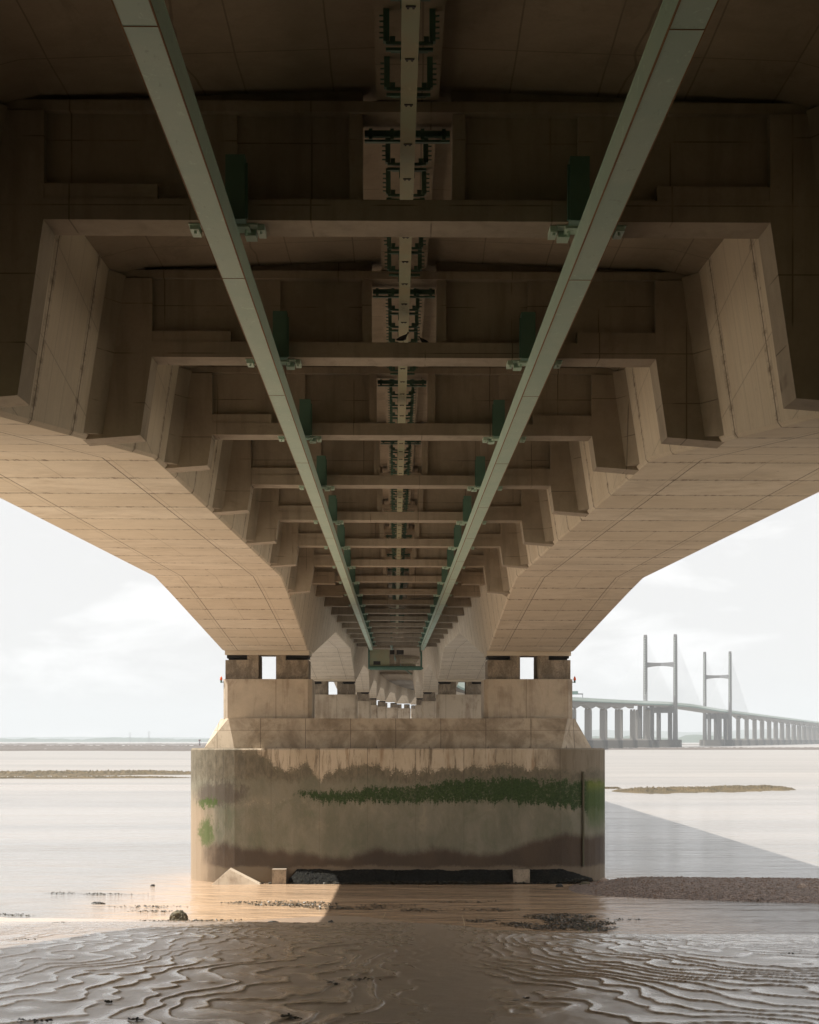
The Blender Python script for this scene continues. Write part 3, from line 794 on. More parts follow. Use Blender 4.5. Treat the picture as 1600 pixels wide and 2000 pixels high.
for h in (5.35, 5.75): m.tube([pt(TG + 0.1, 0.7, h), pt(TG + 0.1, 2.8, h)], 0.03, 5)
m.tube([pt(TG, 1.4, 5.1), pt(TG, 1.8, 5.9), pt(TG, 2.3, 6.1), pt(TG, 2.85, 6.1)], 0.03, 5)
m.build("guard_rail", "duct", g)
gb("end_frame", "green_dark", [(0, 1.9, 2.92, 3.12, 4.9, 6.75)])
gb("end_frame", "green_dark", [(0, 1.9, -3.06, -2.88, 4.9, 7.28)])
for i in (-1, 1): gb("hanger", "green_dark", [(0.6, 0.9, i * RX - 0.08, i * RX + 0.08, 6.7, 7.30)])

pt = _pt
# ------------------------------------------------------------------ pylons
def pylon(t, label):
    F = frame_at(t); e = empty("bridge_pylon", F(0, 0, 0), label, "pylon")
    zd = EYE + L(t) + 10.9
    for sd in (-1, 1):
        m = MB(); rings = []
        for z, hw_, hd in ((-2, 2.7, 4.2), (40, 2.4, 3.8), (zd + 2, 2.3, 3.6), (105, 2.15, 3.3), (140, 2.0, 3.0), (143, 1.7, 2.6)):
            q = round_rect(hw_, hd, 0.6, 2); rings.append([F(sd * 19.2 + a, b, z) for a, b in q])
        m.loft(rings); leg = m.build("leg", "pylon", e)
        m = MB()
        for i in range(24):
            z = 66 + i * 3.1; fbox(m, F, sd * 19.2 - 0.5, sd * 19.2 + 0.5, -3.65, -3.0, z, z + 1.6)
        m.build("cable_anchors", "barrier", leg)
    m = MB(); rings = []
    for i in range(9):
        u = i / 8; a = -17.4 + 34.8 * u; d = (2 * u - 1) ** 2
        rings.append([F(a, -2.2, 102.4 + 0.7 - 1.9 * d), F(a, 2.2, 102.4 + 0.7 - 1.9 * d), F(a, 2.2, 107.0 + 0.9 * d), F(a, -2.2, 107.0 + 0.9 * d)])
    m.loft(rings); m.build("cross_beam", "pylon", e)
    m = MB(); fbox(m, F, -17.0, 17.0, -2.2, 2.2, zd - 10.5, zd - 3.2); m.build("cross_beam", "pylon", e)
    m = MB(); ring = lambda hw_, z: [F(a, b, z) for a, b in round_rect(hw_, 9.5, 5.0, 4)]
    m.loft([ring(27, -2), ring(26.5, 9.0), ring(25.5, 9.4)]); m.build("caisson", "farbase", e)
    for sd in (-1, 1):
        for dr in (-1, 1):
            m = MB()
            for i in range(25):
                dist = 14 + i * 8.5; z = 62 + i * 3.1
                X = sd * 17.2
                q = pt(t + dr * dist, X, 10.9)
                m.tube([F(sd * 19.0, dr * 2.6, z), q], 0.12, 3)
            m.build("stay_cables", "cable", e)
    return e
pylon(TP1, "H-shaped pylon with stay cable fans, left and taller looking of the two")
pylon(TP2, "farther H-shaped concrete pylon with fans of white stay cables, right of the two")
for t, lab in ((TP1 - 95, "slim hazy pier just left of the left pylon"), (TP1 + 28, "slim hazy pier between the legs of the left pylon"), (TP2 - 30, "slim hazy pier between the legs of the right pylon"), (TP2 + 30, "broad hazy pier close against the right leg of the right pylon")):
    F = frame_at(t); e = empty("side_span_pier", F(0, 0, 0), lab, "bridge pier", "side span piers by the pylons")
    zt = EYE + L(t) + 8.55
    for sd in (-1, 1):
        m = MB(); q = [(sd * 7.4 + a, b) for a, b in round_rect(2.6, 2.2, 0.5, 2)]
        m.loft([[F(a, b, 9.0) for a, b in q], [F(a, b, zt) for a, b in q]]); m.build("stem", "pylon", e)
    m = MB(); m.loft([[F(a, b, -2) for a, b in round_rect(16, 7, 4, 4)], [F(a, b, 9) for a, b in round_rect(16, 7, 4, 4)]]); m.build("caisson", "farbase", e)

# sign portal and vehicles on the distant deck
def on_deck(x_px):
    """arc position where the path is seen at this pixel column"""
    ts = np.linspace(900, 2200, 2000); d = [(abs(800 + FPX * path(t)[0] / path(t)[1] - x_px), t) for t in ts]
    return min(d)[1]
tS = on_deck(1138); F = frame_at(tS); zD = EYE + L(tS) + 10.9
e = empty("sign_portal", F(0, 0, zD), "grey overhead sign portal standing on the far viaduct deck", "sign")
m = MB()
for a in (-16.2, 0.0): fbox(m, F, a - .3, a + .3, -.3, .3, zD - 0.3, zD + 7.2)
fbox(m, F, -17.5, 0.6, -.45, .45, zD + 7.2, zD + 8.3); m.build("portal_frame", "truck", e)
m = MB(); fbox(m, F, -11.5, -4.5, -1.0, -.5, zD + 7.4, zD + 10.6); m.build("sign_panel", "sign", e)
def vehicle(xpx, a, ln, hh, mat, name, lab, cat):
    t = on_deck(xpx); F = frame_at(t); z = EYE + L(t) + 10.95
    e = empty(name, F(a, 0, z), lab, cat)
    m = MB()
    if cat == "lorry":
        fbox(m, F, a - 1.25, a + 1.25, -ln / 2, ln / 2 - 2.6, z + 1.0, z + hh); m.build("cargo_box", mat, e)
        m = MB(); fbox(m, F, a - 1.2, a + 1.2, ln / 2 - 2.3, ln / 2, z + 0.6, z + hh * 0.8); m.build("cab", mat, e)
    else:
        fbox(m, F, a - .9, a + .9, -ln / 2, ln / 2, z + .3, z + .9); fbox(m, F, a - .75, a + .75, -ln / 4, ln / 4, z + .9, z + hh); m.build("body", mat, e)
    m = MB()
    for b in (-ln * 0.36, ln * 0.33):
        for sx in (-1, 1):
            m = MB(); m.tube([F(a + sx * 0.85, b, z + .42), F(a + sx * 1.15, b, z + .42)], .42, 10); m.build("wheel", "rubber", e)
vehicle(1196, -9.0, 13, 4.3, "truck", "lorry", "dark box lorry crossing the far viaduct left of the left pylon", "lorry")

# ------------------------------------------------------------------ haze
hz = NB("haze_air"); hz.t.nodes.remove(hz.b)
pv = hz.t.nodes.new('ShaderNodeVolumePrincipled'); pv.inputs['Color'].default_value = (0.60, 0.65, 0.70, 1)
pv.inputs['Density'].default_value = 0.00011; pv.inputs['Anisotropy'].default_value = 0.0
hz.t.links.new(pv.outputs[0], hz.out.inputs['Volume'])
HAZE = True
if HAZE:
    m = MB(); m.box(-9000, 9000, -800, 15500, -9, 230); h = m.build("haze", hz.m); tag(h, kind='stuff', label="thin pale sea haze")

# ------------------------------------------------------------------ numpy noise
def hash2(ix, iy, seed):
    v = (ix.astype(np.int64) * 374761393 + iy.astype(np.int64) * 668265263 + seed * 982451653) & 0x7fffffff
    v = (v ^ (v >> 13)) * 1274126177 & 0x7fffffff
    return ((v ^ (v >> 16)) & 0xffff) / 65535.0
def vnoise(x, y, seed=0):
    ix = np.floor(x); iy = np.floor(y); fx = x - ix; fy = y - iy
    fx = fx * fx * fx * (fx * (fx * 6 - 15) + 10); fy = fy * fy * fy * (fy * (fy * 6 - 15) + 10)
    ix = ix.astype(np.int64); iy = iy.astype(np.int64)
    a = hash2(ix, iy, seed); b = hash2(ix + 1, iy, seed); c = hash2(ix, iy + 1, seed); d = hash2(ix + 1, iy + 1, seed)
    return (a * (1 - fx) + b * fx) * (1 - fy) + (c * (1 - fx) + d * fx) * fy
def fbm(x, y, o=4, seed=0):
    r = 0; a = 0.5; s = 0
    for i in range(o):
        r = r + a * vnoise(x * 2 ** i, y * 2 ** i, seed + i * 17); s += a; a *= 0.5
    return r / s

# ------------------------------------------------------------------ ground, foreshore, water
_gy = [-900, -32, -5, 0, 20, 31.4, 43, 66, 80, 86, 94, 104, 140]
_gz = [16.5, 16.0, 7.7, 7.35, 6.02, 5.42, 4.60, 2.42, 0.75, 0.22, -0.05, -0.35, -1.2]  # rise behind the camera is an unseen bank, raised to block light from behind
CREST = {}
def ground(x, y, ripple=True):
    z = np.interp(y, _gy, _gz)
    z = z + 0.30 * (np.interp(y + 3, _gy, _gz) - z) + 0.30 * (np.interp(y - 3, _gy, _gz) - z)
    sd_ = np.clip(x / 6.5, 0, 1); sd_ = sd_ * sd_ * (3 - 2 * sd_)
    z = z - sd_ * (0.52 + 0.01 * np.clip(x - 6, 0, 12)) * np.exp(-((y - 68) / 24) ** 2) * np.clip((y - 30) / 30, 0, 1)
    z = z - 0.16 * np.clip((x + 4) / 4, 0, 1) * np.exp(-((y - 86) / 7) ** 2)
    z = z + (fbm(x * 0.09 + 3, y * 0.07, 3, 5) - 0.5) * 0.22 * np.clip((y - 10) / 20, 0, 1)
    # pebble spit right of the pier
    sx = np.clip((x - 7.0) / 8.0, 0, 1); sx = sx * sx * (3 - 2 * sx)
    cy_ = 109.5 - 0.20 * np.clip(x - 12, 0, 30)
    wd = 6.2 + 0.20 * np.clip(x - 12, 0, 30)
    q = np.clip(1 - ((y - cy_) / wd) ** 2, 0, 1)
    z = np.where(y > 94, np.maximum(z, -0.30 + sx * (1.02 * q ** 0.8) + (fbm(x * 1.3, y * 1.3, 4, 9) - 0.5) * 0.10 * q), z)
    if ripple:
        S_ = np.clip((x + 1.0) / 4.5, 0, 1); S_ = S_ * S_ * (3 - 2 * S_)
        wx = fbm(x * 0.28, y * 0.13, 2, 21) - 0.5; w2 = fbm(x * 0.75 + 9, y * 0.36, 3, 33) - 0.5
        yy = np.minimum(y, 36)
        ph = (x + (yy - 27) * (-0.08 + 0.42 * S_) + 2.2 * wx + 0.95 * w2 * 2 + 0.35 * (fbm(x * 2.2, y * 1.1, 2, 35) - .5)) / 0.52
        s = ph - np.floor(ph)
        s = np.where(x > 0.6, 1 - s, s)
        saw = np.where(s < 0.88, s / 0.88, (1 - s) / 0.12)
        saw = np.clip(saw, 0, 1) ** 1.7
        saw = saw * np.clip(np.abs(x - 0.6) / 0.9, 0, 1)
        CREST['v'] = np.clip(saw, 0, 1) * np.clip((88 - y) / 18, 0, 1) * np.clip(0.1 + 1.5 * fbm(x * 0.5, y * 0.25, 3, 91), 0, 1)
        amp = 0.022 * np.clip((88 - y) / 18, 0, 1) * np.clip((y - 6) / 6, 0.3, 1) * (0.35 + 1.3 * fbm(x * 0.25, y * 0.15, 2, 77))
        z = z + saw * amp + (fbm(x * 6, y * 6, 3, 55) - 0.5) * 0.010 * np.clip((100 - y) / 10, 0, 1)
    return z

def sheet(name, xs2d, ys2d, z2d, mat, kind='structure', smooth=True):
    R_, C_ = z2d.shape
    co = np.stack([xs2d, ys2d, z2d], -1).reshape(-1, 3).astype(np.float32)
    idx = np.arange(R_ * C_).reshape(R_, C_)
    f = np.stack([idx[:-1, :-1], idx[:-1, 1:], idx[1:, 1:], idx[1:, :-1]], -1).reshape(-1, 4)
    me = bpy.data.meshes.new(name)
    me.vertices.add(len(co)); me.vertices.foreach_set("co", co.ravel())
    me.loops.add(f.size); me.loops.foreach_set("vertex_index", f.ravel().astype(np.int32))
    me.polygons.add(len(f)); me.polygons.foreach_set("loop_start", np.arange(0, f.size, 4, dtype=np.int32))
    me.polygons.foreach_set("loop_total", np.full(len(f), 4, dtype=np.int32))
    if smooth: me.polygons.foreach_set("use_smooth", np.ones(len(f), dtype=bool))
    me.materials.append(mat); me.update(calc_edges=True); me.validate()
    o = bpy.data.objects.new(name, me); COL.objects.link(o)
    return tag(o, kind=kind)

def mud_mat():
    n = NB("wet_rippled_mud"); px, py, pz = n.sep(n.P)
    a = n.noise(n.P, 0.5, 5, 0.6); f = n.noise(n.P, 22, 5, 0.75); g = n.noise(n.P, 4, 6, 0.7)
    col = n.mix(n.ss(a, 0.35, 0.65), (0.235, 0.168, 0.118), (0.19, 0.14, 0.10))
    col = n.mix(n.ss(g, 0.45, 0.75, 0, 0.5), col, (0.24, 0.17, 0.118))
    col = n.mix(n.ss(f, 0.52, 0.72, 0, 0.6), col, (0.10, 0.07, 0.052))
    col = n.mix(n.math('MULTIPLY', n.ss(n.math('ADD', n.math('ABSOLUTE', n.math('SUBTRACT', px, n.math('MULTIPLY', py, 0.0))), n.math('MULTIPLY', a, 4.0)), 13, 22), n.ss(py, 34, 46)), col, (0.60, 0.51, 0.40))  # out-of-view flanks made pale to bounce light up under the deck
    # paler pink-brown silt towards the waterline
    col = n.mix(n.ss(py, 60, 84, 0, 0.8), col, (0.36, 0.26, 0.185))
    col = n.mix(n.ss(n.math('ADD', py, n.math('MULTIPLY', n.ss(n.math('ABSOLUTE', px), 7, 12), -22)), 12, 2), col, n.mix(n.ss(g, 0.4, 0.6), (0.045, 0.06, 0.022), (0.07, 0.075, 0.035)))  # unseen ground beside and behind the camera, darkened to cut bounced light
    # pebbles of the spit
    vor = n.t.nodes.new('ShaderNodeTexVoronoi'); n.put(vor.inputs['Vector'], n.P); vor.inputs['Scale'].default_value = 7
    pc = n.mix(n.white(n.t.nodes.new('ShaderNodeTexCoord').outputs['Object']), (0.1, 0.07, 0.055), (0.2, 0.14, 0.11))
    peb = n.mix(n.ss(n.sep(vor.outputs['Color'])[0], 0.2, 0.95), (0.105, 0.070, 0.052), (0.25, 0.18, 0.14))
    sp = n.ss(py, 95, 98)
    col = n.mix(sp, col, peb)
    h = n.math('ADD', n.math('MULTIPLY', f, 0.7), n.math('MULTIPLY', g, 0.5))
    h = n.math('ADD', h, n.math('MULTIPLY', n.math('MULTIPLY', vor.outputs['Distance'], sp), -4))
    nb_ = n.bump(h, 0.9, 0.028)
    b2 = n.t.nodes.new('ShaderNodeBump'); b2.inputs['Strength'].default_value = 0.28; b2.inputs['Distance'].default_value = 0.02
    n.put(b2.inputs['Height'], h); n.t.links.new(b2.outputs[0], n.b.inputs['Coat Normal'])
    n.fin(col, n.math('ADD', n.ss(g, 0.3, 0.7, 0.33, 0.45), n.math('MULTIPLY', sp, 0.4)), 0, 0.85)
    an = n.t.nodes.new('ShaderNodeAttribute'); an.attribute_name = 'crest'
    cw = n.math('ADD', 0.85, n.math('MULTIPLY', n.math('POWER', an.outputs['Fac'], 1.6), 1.1))
    cw = n.math('MAXIMUM', cw, n.ss(py, 62, 80, 0, 0.8))
    cw = n.math('MULTIPLY', cw, n.ss(f, 0.25, 0.6, 0.55, 1.0), clamp=True)
    wet = n.math('MULTIPLY', cw, n.math('MULTIPLY', n.math('SUBTRACT', 1.0, sp), n.ss(py, 6, 14)))
    n.put(n.b.inputs['Coat Weight'], wet); n.put(n.b.inputs['Coat Roughness'], n.ss(an.outputs['Fac'], 0.2, 0.8, 0.30, 0.11)); n.b.inputs['Coat IOR'].default_value = 2.5
    return n.m
M['mud'] = mud_mat()
def water_mat():
    n = NB("silty_estuary_water"); px, py, pz = n.sep(n.P)
    a = n.noise(n.scale(n.P, (0.012, 0.03, 1)), 1.0, 4, 0.5)
    sh = n.mix(n.ss(a, 0.35, 0.65), (0.43, 0.30, 0.195), (0.39, 0.275, 0.18))
    dp = n.mix(n.ss(n.noise(n.scale(n.P, (0.004, 0.025, 1)), 1.0, 5, 0.6), 0.35, 0.65), (0.26, 0.24, 0.222), (0.19, 0.18, 0.17))
    lat = n.ss(n.math('ABSOLUTE', n.math('SUBTRACT', px, -0.5)), 20, 12)
    col = n.mix(n.math('MULTIPLY', n.ss(py, 135, 112), lat), dp, sh)
    ch = n.noise(n.scale(n.P, (0.5, 1.6, 1)), 1.0, 5, 0.7, 0.3)
    col = n.mix(n.ss(ch, 0.45, 0.7, 0, 0.35), col, (0.16, 0.125, 0.095))
    r1 = n.noise(n.scale(n.P, (0.9, 2.2, 1)), 1.0, 5, 0.62, 0.4)
    r2 = n.noise(n.scale(n.P, (0.10, 0.22, 1)), 1.0, 5, 0.6, 0.3)
    r3 = n.noise(n.scale(n.P, (3.5, 6.0, 1)), 1.0, 4, 0.6)
    r4 = n.noise(n.scale(n.P, (0.018, 0.06, 1)), 1.0, 6, 0.68, 0.3)
    h = n.math('ADD', n.math('MULTIPLY', r1, 0.075), n.math('ADD', n.math('MULTIPLY', r2, 0.34), n.math('ADD', n.math('MULTIPLY', r3, 0.02), n.math('MULTIPLY', r4, 1.6))))
    b = n.t.nodes.new('ShaderNodeBump'); b.inputs['Strength'].default_value = 0.9; b.inputs['Distance'].default_value = 1.0
    n.put(b.inputs['Strength'], n.ss(py, 110, 600, 1.0, 0.6))
    n.put(b.inputs['Height'], h); n.t.links.new(b.outputs[0], n.b.inputs['Normal'])
    n.b.inputs['IOR'].default_value = 1.33
    return n.fin(col, n.ss(py, 105, 500, 0.12, 0.34), 0, 0.5)
M['water'] = water_mat()
def bank_mat():
    n = NB("weedy_mudbank")
    a = n.noise(n.P, 0.25, 6, 0.7); b = n.noise(n.P, 2.5, 6, 0.75)
    col = n.mix(n.ss(a, 0.4, 0.6), (0.105, 0.078, 0.042), (0.062, 0.050, 0.030))
    col = n.mix(n.ss(b, 0.5, 0.75, 0, 0.7), col, (0.05, 0.042, 0.028))
    n.bump(b, 0.6, 0.1)
    return n.fin(col, 0.8, 0, 0.3)
M['bank'] = bank_mat()
M['farbank'] = NB("distant_mudflat").fin((0.075, 0.06, 0.05), 0.9)
M['forest'] = NB("distant_treed_shore").fin((0.035, 0.055, 0.035), 0.95)
M['hill'] = NB("distant_hill").fin((0.05, 0.07, 0.05), 0.95)

# rippled foreshore, finest where it is nearest the water-line path of the walker
ys = [12.0]
while ys[-1] < 128: ys.append(ys[-1] + max(0.04, 0.0032 * ys[-1]))
ys = np.array([-900, -400, -150, -80, -40, -20, -8, 0, 4, 7, 9, 10.5] + ys)
u = np.linspace(-1, 1, 760)
outer = np.array([1.08, 1.2, 1.45, 1.9, 2.6, 4, 6, 10, 18, 40])
uu = np.concatenate([-outer[::-1], u, outer])
Y2 = np.repeat(ys[:, None], len(uu), 1)
X2 = uu[None, :] * (0.255 * np.maximum(Y2, 14) + 1.5)
Z2 = ground(X2, Y2)
_cv = CREST['v'].copy()
fs = sheet("foreshore", X2, Y2, Z2, M['mud'])
_at = fs.data.attributes.new("crest", 'FLOAT', 'POINT'); _at.data.foreach_set("value", _cv.ravel().astype(np.float32))
# water and the wide ground sheet below everything
def plane(name, x0, x1, y0, y1, z, mat, kind='structure'):
    m = MB(); m.add([(x0, y0, z), (x1, y0, z), (x1, y1, z), (x0, y1, z)], [(0, 1, 2, 3)])
    o = m.build(name, mat, fixn=False); return tag(o, kind=kind)
plane("water", -8900, 8900, 20, 15000, 0.0, "water")
plane("seabed", -8900, 8900, -780, 15200, -3.0, "bank")
# shore on both sides of the foreshore sheet
xs = np.array([150, 300, 800, 3000, 8800.0]); 
for sgn in (-1, 1):
    yy = np.linspace(-780, 104, 30); XX, YY = np.meshgrid(sgn * xs, yy); ZZ = ground(XX, YY, False) - 0.05
    sheet("shore", XX, YY, ZZ, M['mud'])

# ---- shoals and mudbanks
def shoal(name, x0, x1, yc, hw, zmax, mat, label, seed, cat="mudbank", tilt=0.0, nx=420, ny=40, thr=0.0):
    X_, V_ = np.meshgrid(np.linspace(x0, x1, nx), np.linspace(-1, 1, ny))
    ex = (X_ - x0) / (x1 - x0)
    env = np.clip(np.minimum(ex, 1 - ex) * 7, 0, 1) ** 0.5
    wl = hw * (0.35 + 1.3 * fbm(ex * 14, ex * 0 + seed, 5, seed)) * env + 0.01
    Y_ = yc + tilt * (X_ - (x0 + x1) / 2) + V_ * wl + hw * 0.7 * (fbm(ex * 6, ex * 0 + 5, 3, seed + 4) - .5)
    sc = 60.0 / (x1 - x0)
    Z_ = zmax * (1 - V_ ** 2) * (-0.45 + 2.5 * fbm(X_ * 1.6 * max(sc, .08) * 4, Y_ * 1.1 * max(sc, .08) * 4, 6, seed + 8)) * env - 0.04
    return tag(sheet(name, X_, Y_, Z_, M[mat]), kind='structure', label=label)
shoal("shoal", -190, -50, 462, 20, 0.85, "bank", "long brown weedy shoal left of the pier", 3, tilt=0.35)
shoal("shoal", -150, -52, 424, 5, 0.45, "bank", "thin broken strip of mud before the left shoal", 31, tilt=0.1)
shoal("shoal", 36, 72, 324, 12, 0.62, "bank", "low weedy islet on the water right of the pier", 7, tilt=0.55)
shoal("shoal", 33.5, 40, 336, 2.5, 0.3, "bank", "small weed patch at the tip of the right islet", 17)
shoal("mudbank", -900, 60, 1950, 190, 2.6, "farbank", "dark far mudbank across the left water", 11)
shoal("mudbank", -620, -40, 1500, 60, 1.3, "farbank", "brown nearer mudbank across the left water", 12, tilt=0.12)
shoal("mudbank", 90, 700, 1640, 32, 0.9, "farbank", "thin dark mudbank below the far bridge", 13, tilt=-0.1)
shoal("mudbank", 200, 900, 1830, 26, 1.2, "farbank", "second thin mudbank below the far bridge", 14)
shoal("mudbank", -2500, 600, 3300, 160, 2.0, "farbank", "pale mudflat line before the far left shore", 15)

# ---- far shores and hills
def ridge(name, x0, x1, y, h0, hv, sc, seed, mat, depth, label, nx=500, base=0.0, env=False):
    xs = np.linspace(x0, x1, nx)
    h = h0 + hv * (fbm(xs / sc, xs * 0, 5, seed) - 0.25)
    if env: h = h * np.clip((xs - x0) / ((x1 - x0) * 0.55), 0, 1) ** 0.8
    X_ = np.stack([xs] * 4); Y_ = np.stack([xs * 0 + y, xs * 0 + y + depth * 0.15, xs * 0 + y + depth * 0.6, xs * 0 + y + depth])
    Z_ = np.stack([xs * 0 - 1, h * 0.75, h, xs * 0 - 1]) + base
    return tag(sheet(name, X_, Y_, Z_, M[mat]), kind='structure', label=label)
ridge("far_shore", -4000, -300, 7600, 9, 20, 60, 3, 'forest', 500, "low wooded far shore on the left horizon", 1200)
ridge("far_shore", 300, 4200, 5600, 10, 34, 90, 6, 'forest', 900, "green wooded far shore behind the distant bridge", 900)
ridge("hills", 200, 8500, 12500, 60, 170, 1500, 9, 'hill', 2300, "pale blue hills behind the distant bridge", 500, env=False)
ridge("hills", -8500, 900, 14200, 8, 70, 2500, 19, 'hill', 900, "faint hills on the left horizon", 400)

# ---- channel beacon and far electricity towers
def beacon(px, d, h):
    x = (px - 800) / FPX * d
    e = empty("channel_beacon", (x, d, 0), "small dark beacon post standing in the water left of the pier", "beacon")
    m = MB(); m.tube([(x, d, -1), (x, d, h * 0.45)], 1.2, 10); m.build("base", "red", e)
    m = MB(); m.tube([(x, d, h * 0.45), (x, d, h * 0.8)], 0.8, 10); m.build("post", "truck", e)
    m = MB(); m.tube([(x, d, h * 0.8), (x, d, h)], 1.4, 10); m.build("lantern", "red", e)
beacon(390, 2300, 9.5)
def tower(px, d, h, lab):
    x = (px - 800) / FPX * d
    e = empty("electricity_tower", (x, d, 0), lab, "pylon", "lattice towers on the far shores")
    m = MB()
    for sx in (-1, 1):
        for sy in (-1, 1): m.tube([(x + sx * 4, d + sy * 4, 0), (x + sx * 0.7, d + sy * .7, h * 0.75), (x, d, h)], 0.35, 4)
    for i in range(7):
        z = h * i / 9; w = 4 * (1 - i / 9 * 1.1); m.tube([(x - w, d, z), (x + w, d, z + h / 9)], 0.25, 3); m.tube([(x + w, d, z), (x - w, d, z + h / 9)], 0.25, 3)
    m.build("mast", "truck", e)
    m = MB()
    for f, w in ((0.72, 8), (0.83, 6.5), (0.93, 5)): m.tube([(x - w, d, h * f), (x + w, d, h * f)], 0.3, 4)
    m.build("cross_arm", "truck", e)
tower(291, 6400, 42, "thin lattice tower on the left horizon, taller one"); tower(254, 7000, 40, "thin lattice tower on the left horizon, fainter one")
tower(1285, 5200, 42, "thin lattice tower behind the distant bridge between the pylon legs")

# ------------------------------------------------------------------ shoreline debris
rnd = random.Random(4)
def gz(x, y): return float(ground(np.array([x]), np.array([float(y)]))[0])
def at(px, row, y):       # world x for a pixel column at distance y
    return (px - 800) / FPX * y
def weed_mat():
    n = NB("wet_seaweed"); f = n.noise(n.P, 6, 5, 0.7)
    col = n.mix(n.ss(f, 0.4, 0.65), (0.018, 0.016, 0.011), (0.055, 0.045, 0.022))
    return n.fin(col, 0.45, 0, 0.5)
M['weed'] = weed_mat()
def weed_mb(m, cx, cy, rx, ry, count, zmin=0.0, size=0.16, lift=0.10, zf=None):
    for _ in range(count):
        r = math.sqrt(rnd.random()); a = rnd.random() * 6.283
        x = cx + rx * r * math.cos(a) * (1 + .3 * math.sin(3 * a)); y = cy + ry * r * math.sin(a)
        z = max(zmin, (zf or gz)(x, y)) + 0.01 + rnd.random() * lift * (1 - r * r)
        l = size * (0.5 + rnd.random()); w = size * 0.22 * (0.6 + rnd.random()); th = rnd.random() * 6.283
        dx, dy = math.cos(th), math.sin(th); e1 = (rnd.random() - .3) * size * 0.7; e2 = (rnd.random() - .4) * size * .4
        m.add([(x - dy * w, y + dx * w, z), (x + dy * w, y - dx * w, z), (x + dx * l * .5 + dy * w, y + dy * l * .5 - dx * w, z + e1),
               (x + dx * l * .5 - dy * w, y + dy * l * .5 + dx * w, z + e1), (x + dx * l, y + dy * l, z + e2)], [(0, 1, 2, 3), (3, 2, 4)])
def weeds(items, label):
    m = MB()
    for it in items: weed_mb(m, *it)
    o = m.build("seaweed", "weed", fixn=False); return tag(o, label, "seaweed", kind='stuff')
# columns are photo pixels, distances in metres
its = []
for (c, row, rx, ry, cnt) in ((1095, 1793, 1.7, 2.2, 1500), (1135, 1806, 1.5, 2.0, 1500), (1070, 1812, 1.4, 1.2, 800), (1160, 1815, 1.0, 1.2, 500), (1010, 1806, 0.9, .8, 350),
                             (760, 1769, 1.6, 1.2, 240), (700, 1775, 1.4, 1.0, 220), (820, 1778, 1.9, .8, 240), (960, 1778, 1.5, .8, 200), (900, 1762, 2.2, .9, 160),
                             (940, 1800, .9, .7, 200), (545, 1765, 2.2, 1.6, 500), (600, 1768, 1.6, 1.5, 500), (640, 1774, 1.2, 1.0, 260), (470, 1764, 1.2, .7, 110),
                             (285, 1772, 1.9, .7, 170), (190, 1747, 0.9, .45, 120), (120, 1745, 1.0, .4, 90), (240, 1747, 1.3, .3, 60), (300, 1781, 1.2, .4, 120),
                             (10, 1787, .8, .3, 80), (45, 1789, .9, .2, 60), (1290, 1829, .9, .35, 90), (1360, 1833, 1.2, .4, 120), (1580, 1836, .9, .3, 70), (1220, 1797, 1.0, .3, 60),
                             (340, 1800, 1.8, .5, 200), (420, 1799, 1.5, .4, 120), (1490, 1761, 1.0, .3, 30)):
    d = 9.2 * FPX / (row - 1445)
    its.append((at(c, 0, d), d, rx, ry, int(cnt * 0.6), 0.0, 0.14, 0.03))
weeds(its, "dark seaweed strewn along the waterline and shallows before the pier")
its = []
for (c, d, rx, ry, cnt) in ((650, 25.5, .10, .06, 40), (568, 20.6, .11, .05, 60), (268, 20.3, .10, .04, 40), (62, 20.1, .2, .05, 50), (705, 26.2, .28, .05, 60), (212, 22.5, .06, .03, 20),
                             (1028, 23.0, .05, .03, 15), (1010, 22.7, .04, .02, 12), (48, 37, .2, .1, 20), (120, 60, .3, .15, 40), (1540, 31, .1, .05, 20)):
    its.append((at(c, 0, d), d, rx, ry, cnt, -9, 0.05, 0.02))
weeds(its, "tiny scraps of dark weed on the rippled mud in front")

# weed and mussel belt along the foot of the pier
def belt():
    nx, nz = 420, 22
    a = np.linspace(-7.0, 12.6, nx); v = np.linspace(0, 1, nz)
    A, V = np.meshgrid(a, v)
    top = 0.90 + 0.10 * (fbm(A * 0.8, A * 0, 3, 3) - .5) * 2
    top = top * np.clip((A + 7.3) / 0.8, 0.3, 1) * np.clip((13.4 - A) / 3.0, 0.05, 1) ** 0.8
    out = 0.95 * (1 - V ** 1.3) + 0.12 + 0.16 * (fbm(A * 4, V * 6, 3, 41) - .5) + .08 * (fbm(A * 14, V * 16, 2, 43) - .5)
    Z = top * V * 1.02 + 0.05 * (fbm(A * 10, V * 10, 2, 47) - .5) - 0.06
    wf = np.clip((A - 9.0) / 4, 0, 1) ** 2 * 1.3
    x, y, th = path(PA[0])
    X = x + A * math.cos(th) + (-5.0 - out + wf) * math.sin(th); Y = y - A * math.sin(th) + (-5.0 - out + wf) * math.cos(th)
    o = sheet("mussel_belt", X, Y, Z, M['mussel'], None)
    return o
n = NB("mussels_and_black_weed"); f1 = n.noise(n.P, 9, 6, 0.8); f2 = n.noise(n.P, 1.2, 4, 0.6)
cc = n.mix(n.ss(f1, 0.42, 0.68), (0.006, 0.006, 0.006), (0.030, 0.030, 0.022)); cc = n.mix(n.ss(f2, 0.55, 0.8, 0, .5), cc, (0.045, 0.035, 0.02))
n.bump(f1, 1.0, 0.12); M['mussel'] = n.fin(cc, 0.8, 0, 0.15)
tag(belt(), "black belt of mussels and weed along the foot of the nearest pier", "seaweed", kind='stuff')
m = MB(); xx = path(PA[0])[0]
weed_mb(m, xx + 1.5, 113.7, 9.0, .5, 3000, 0.0, 0.22, 0.12, lambda x, y: 0.0)
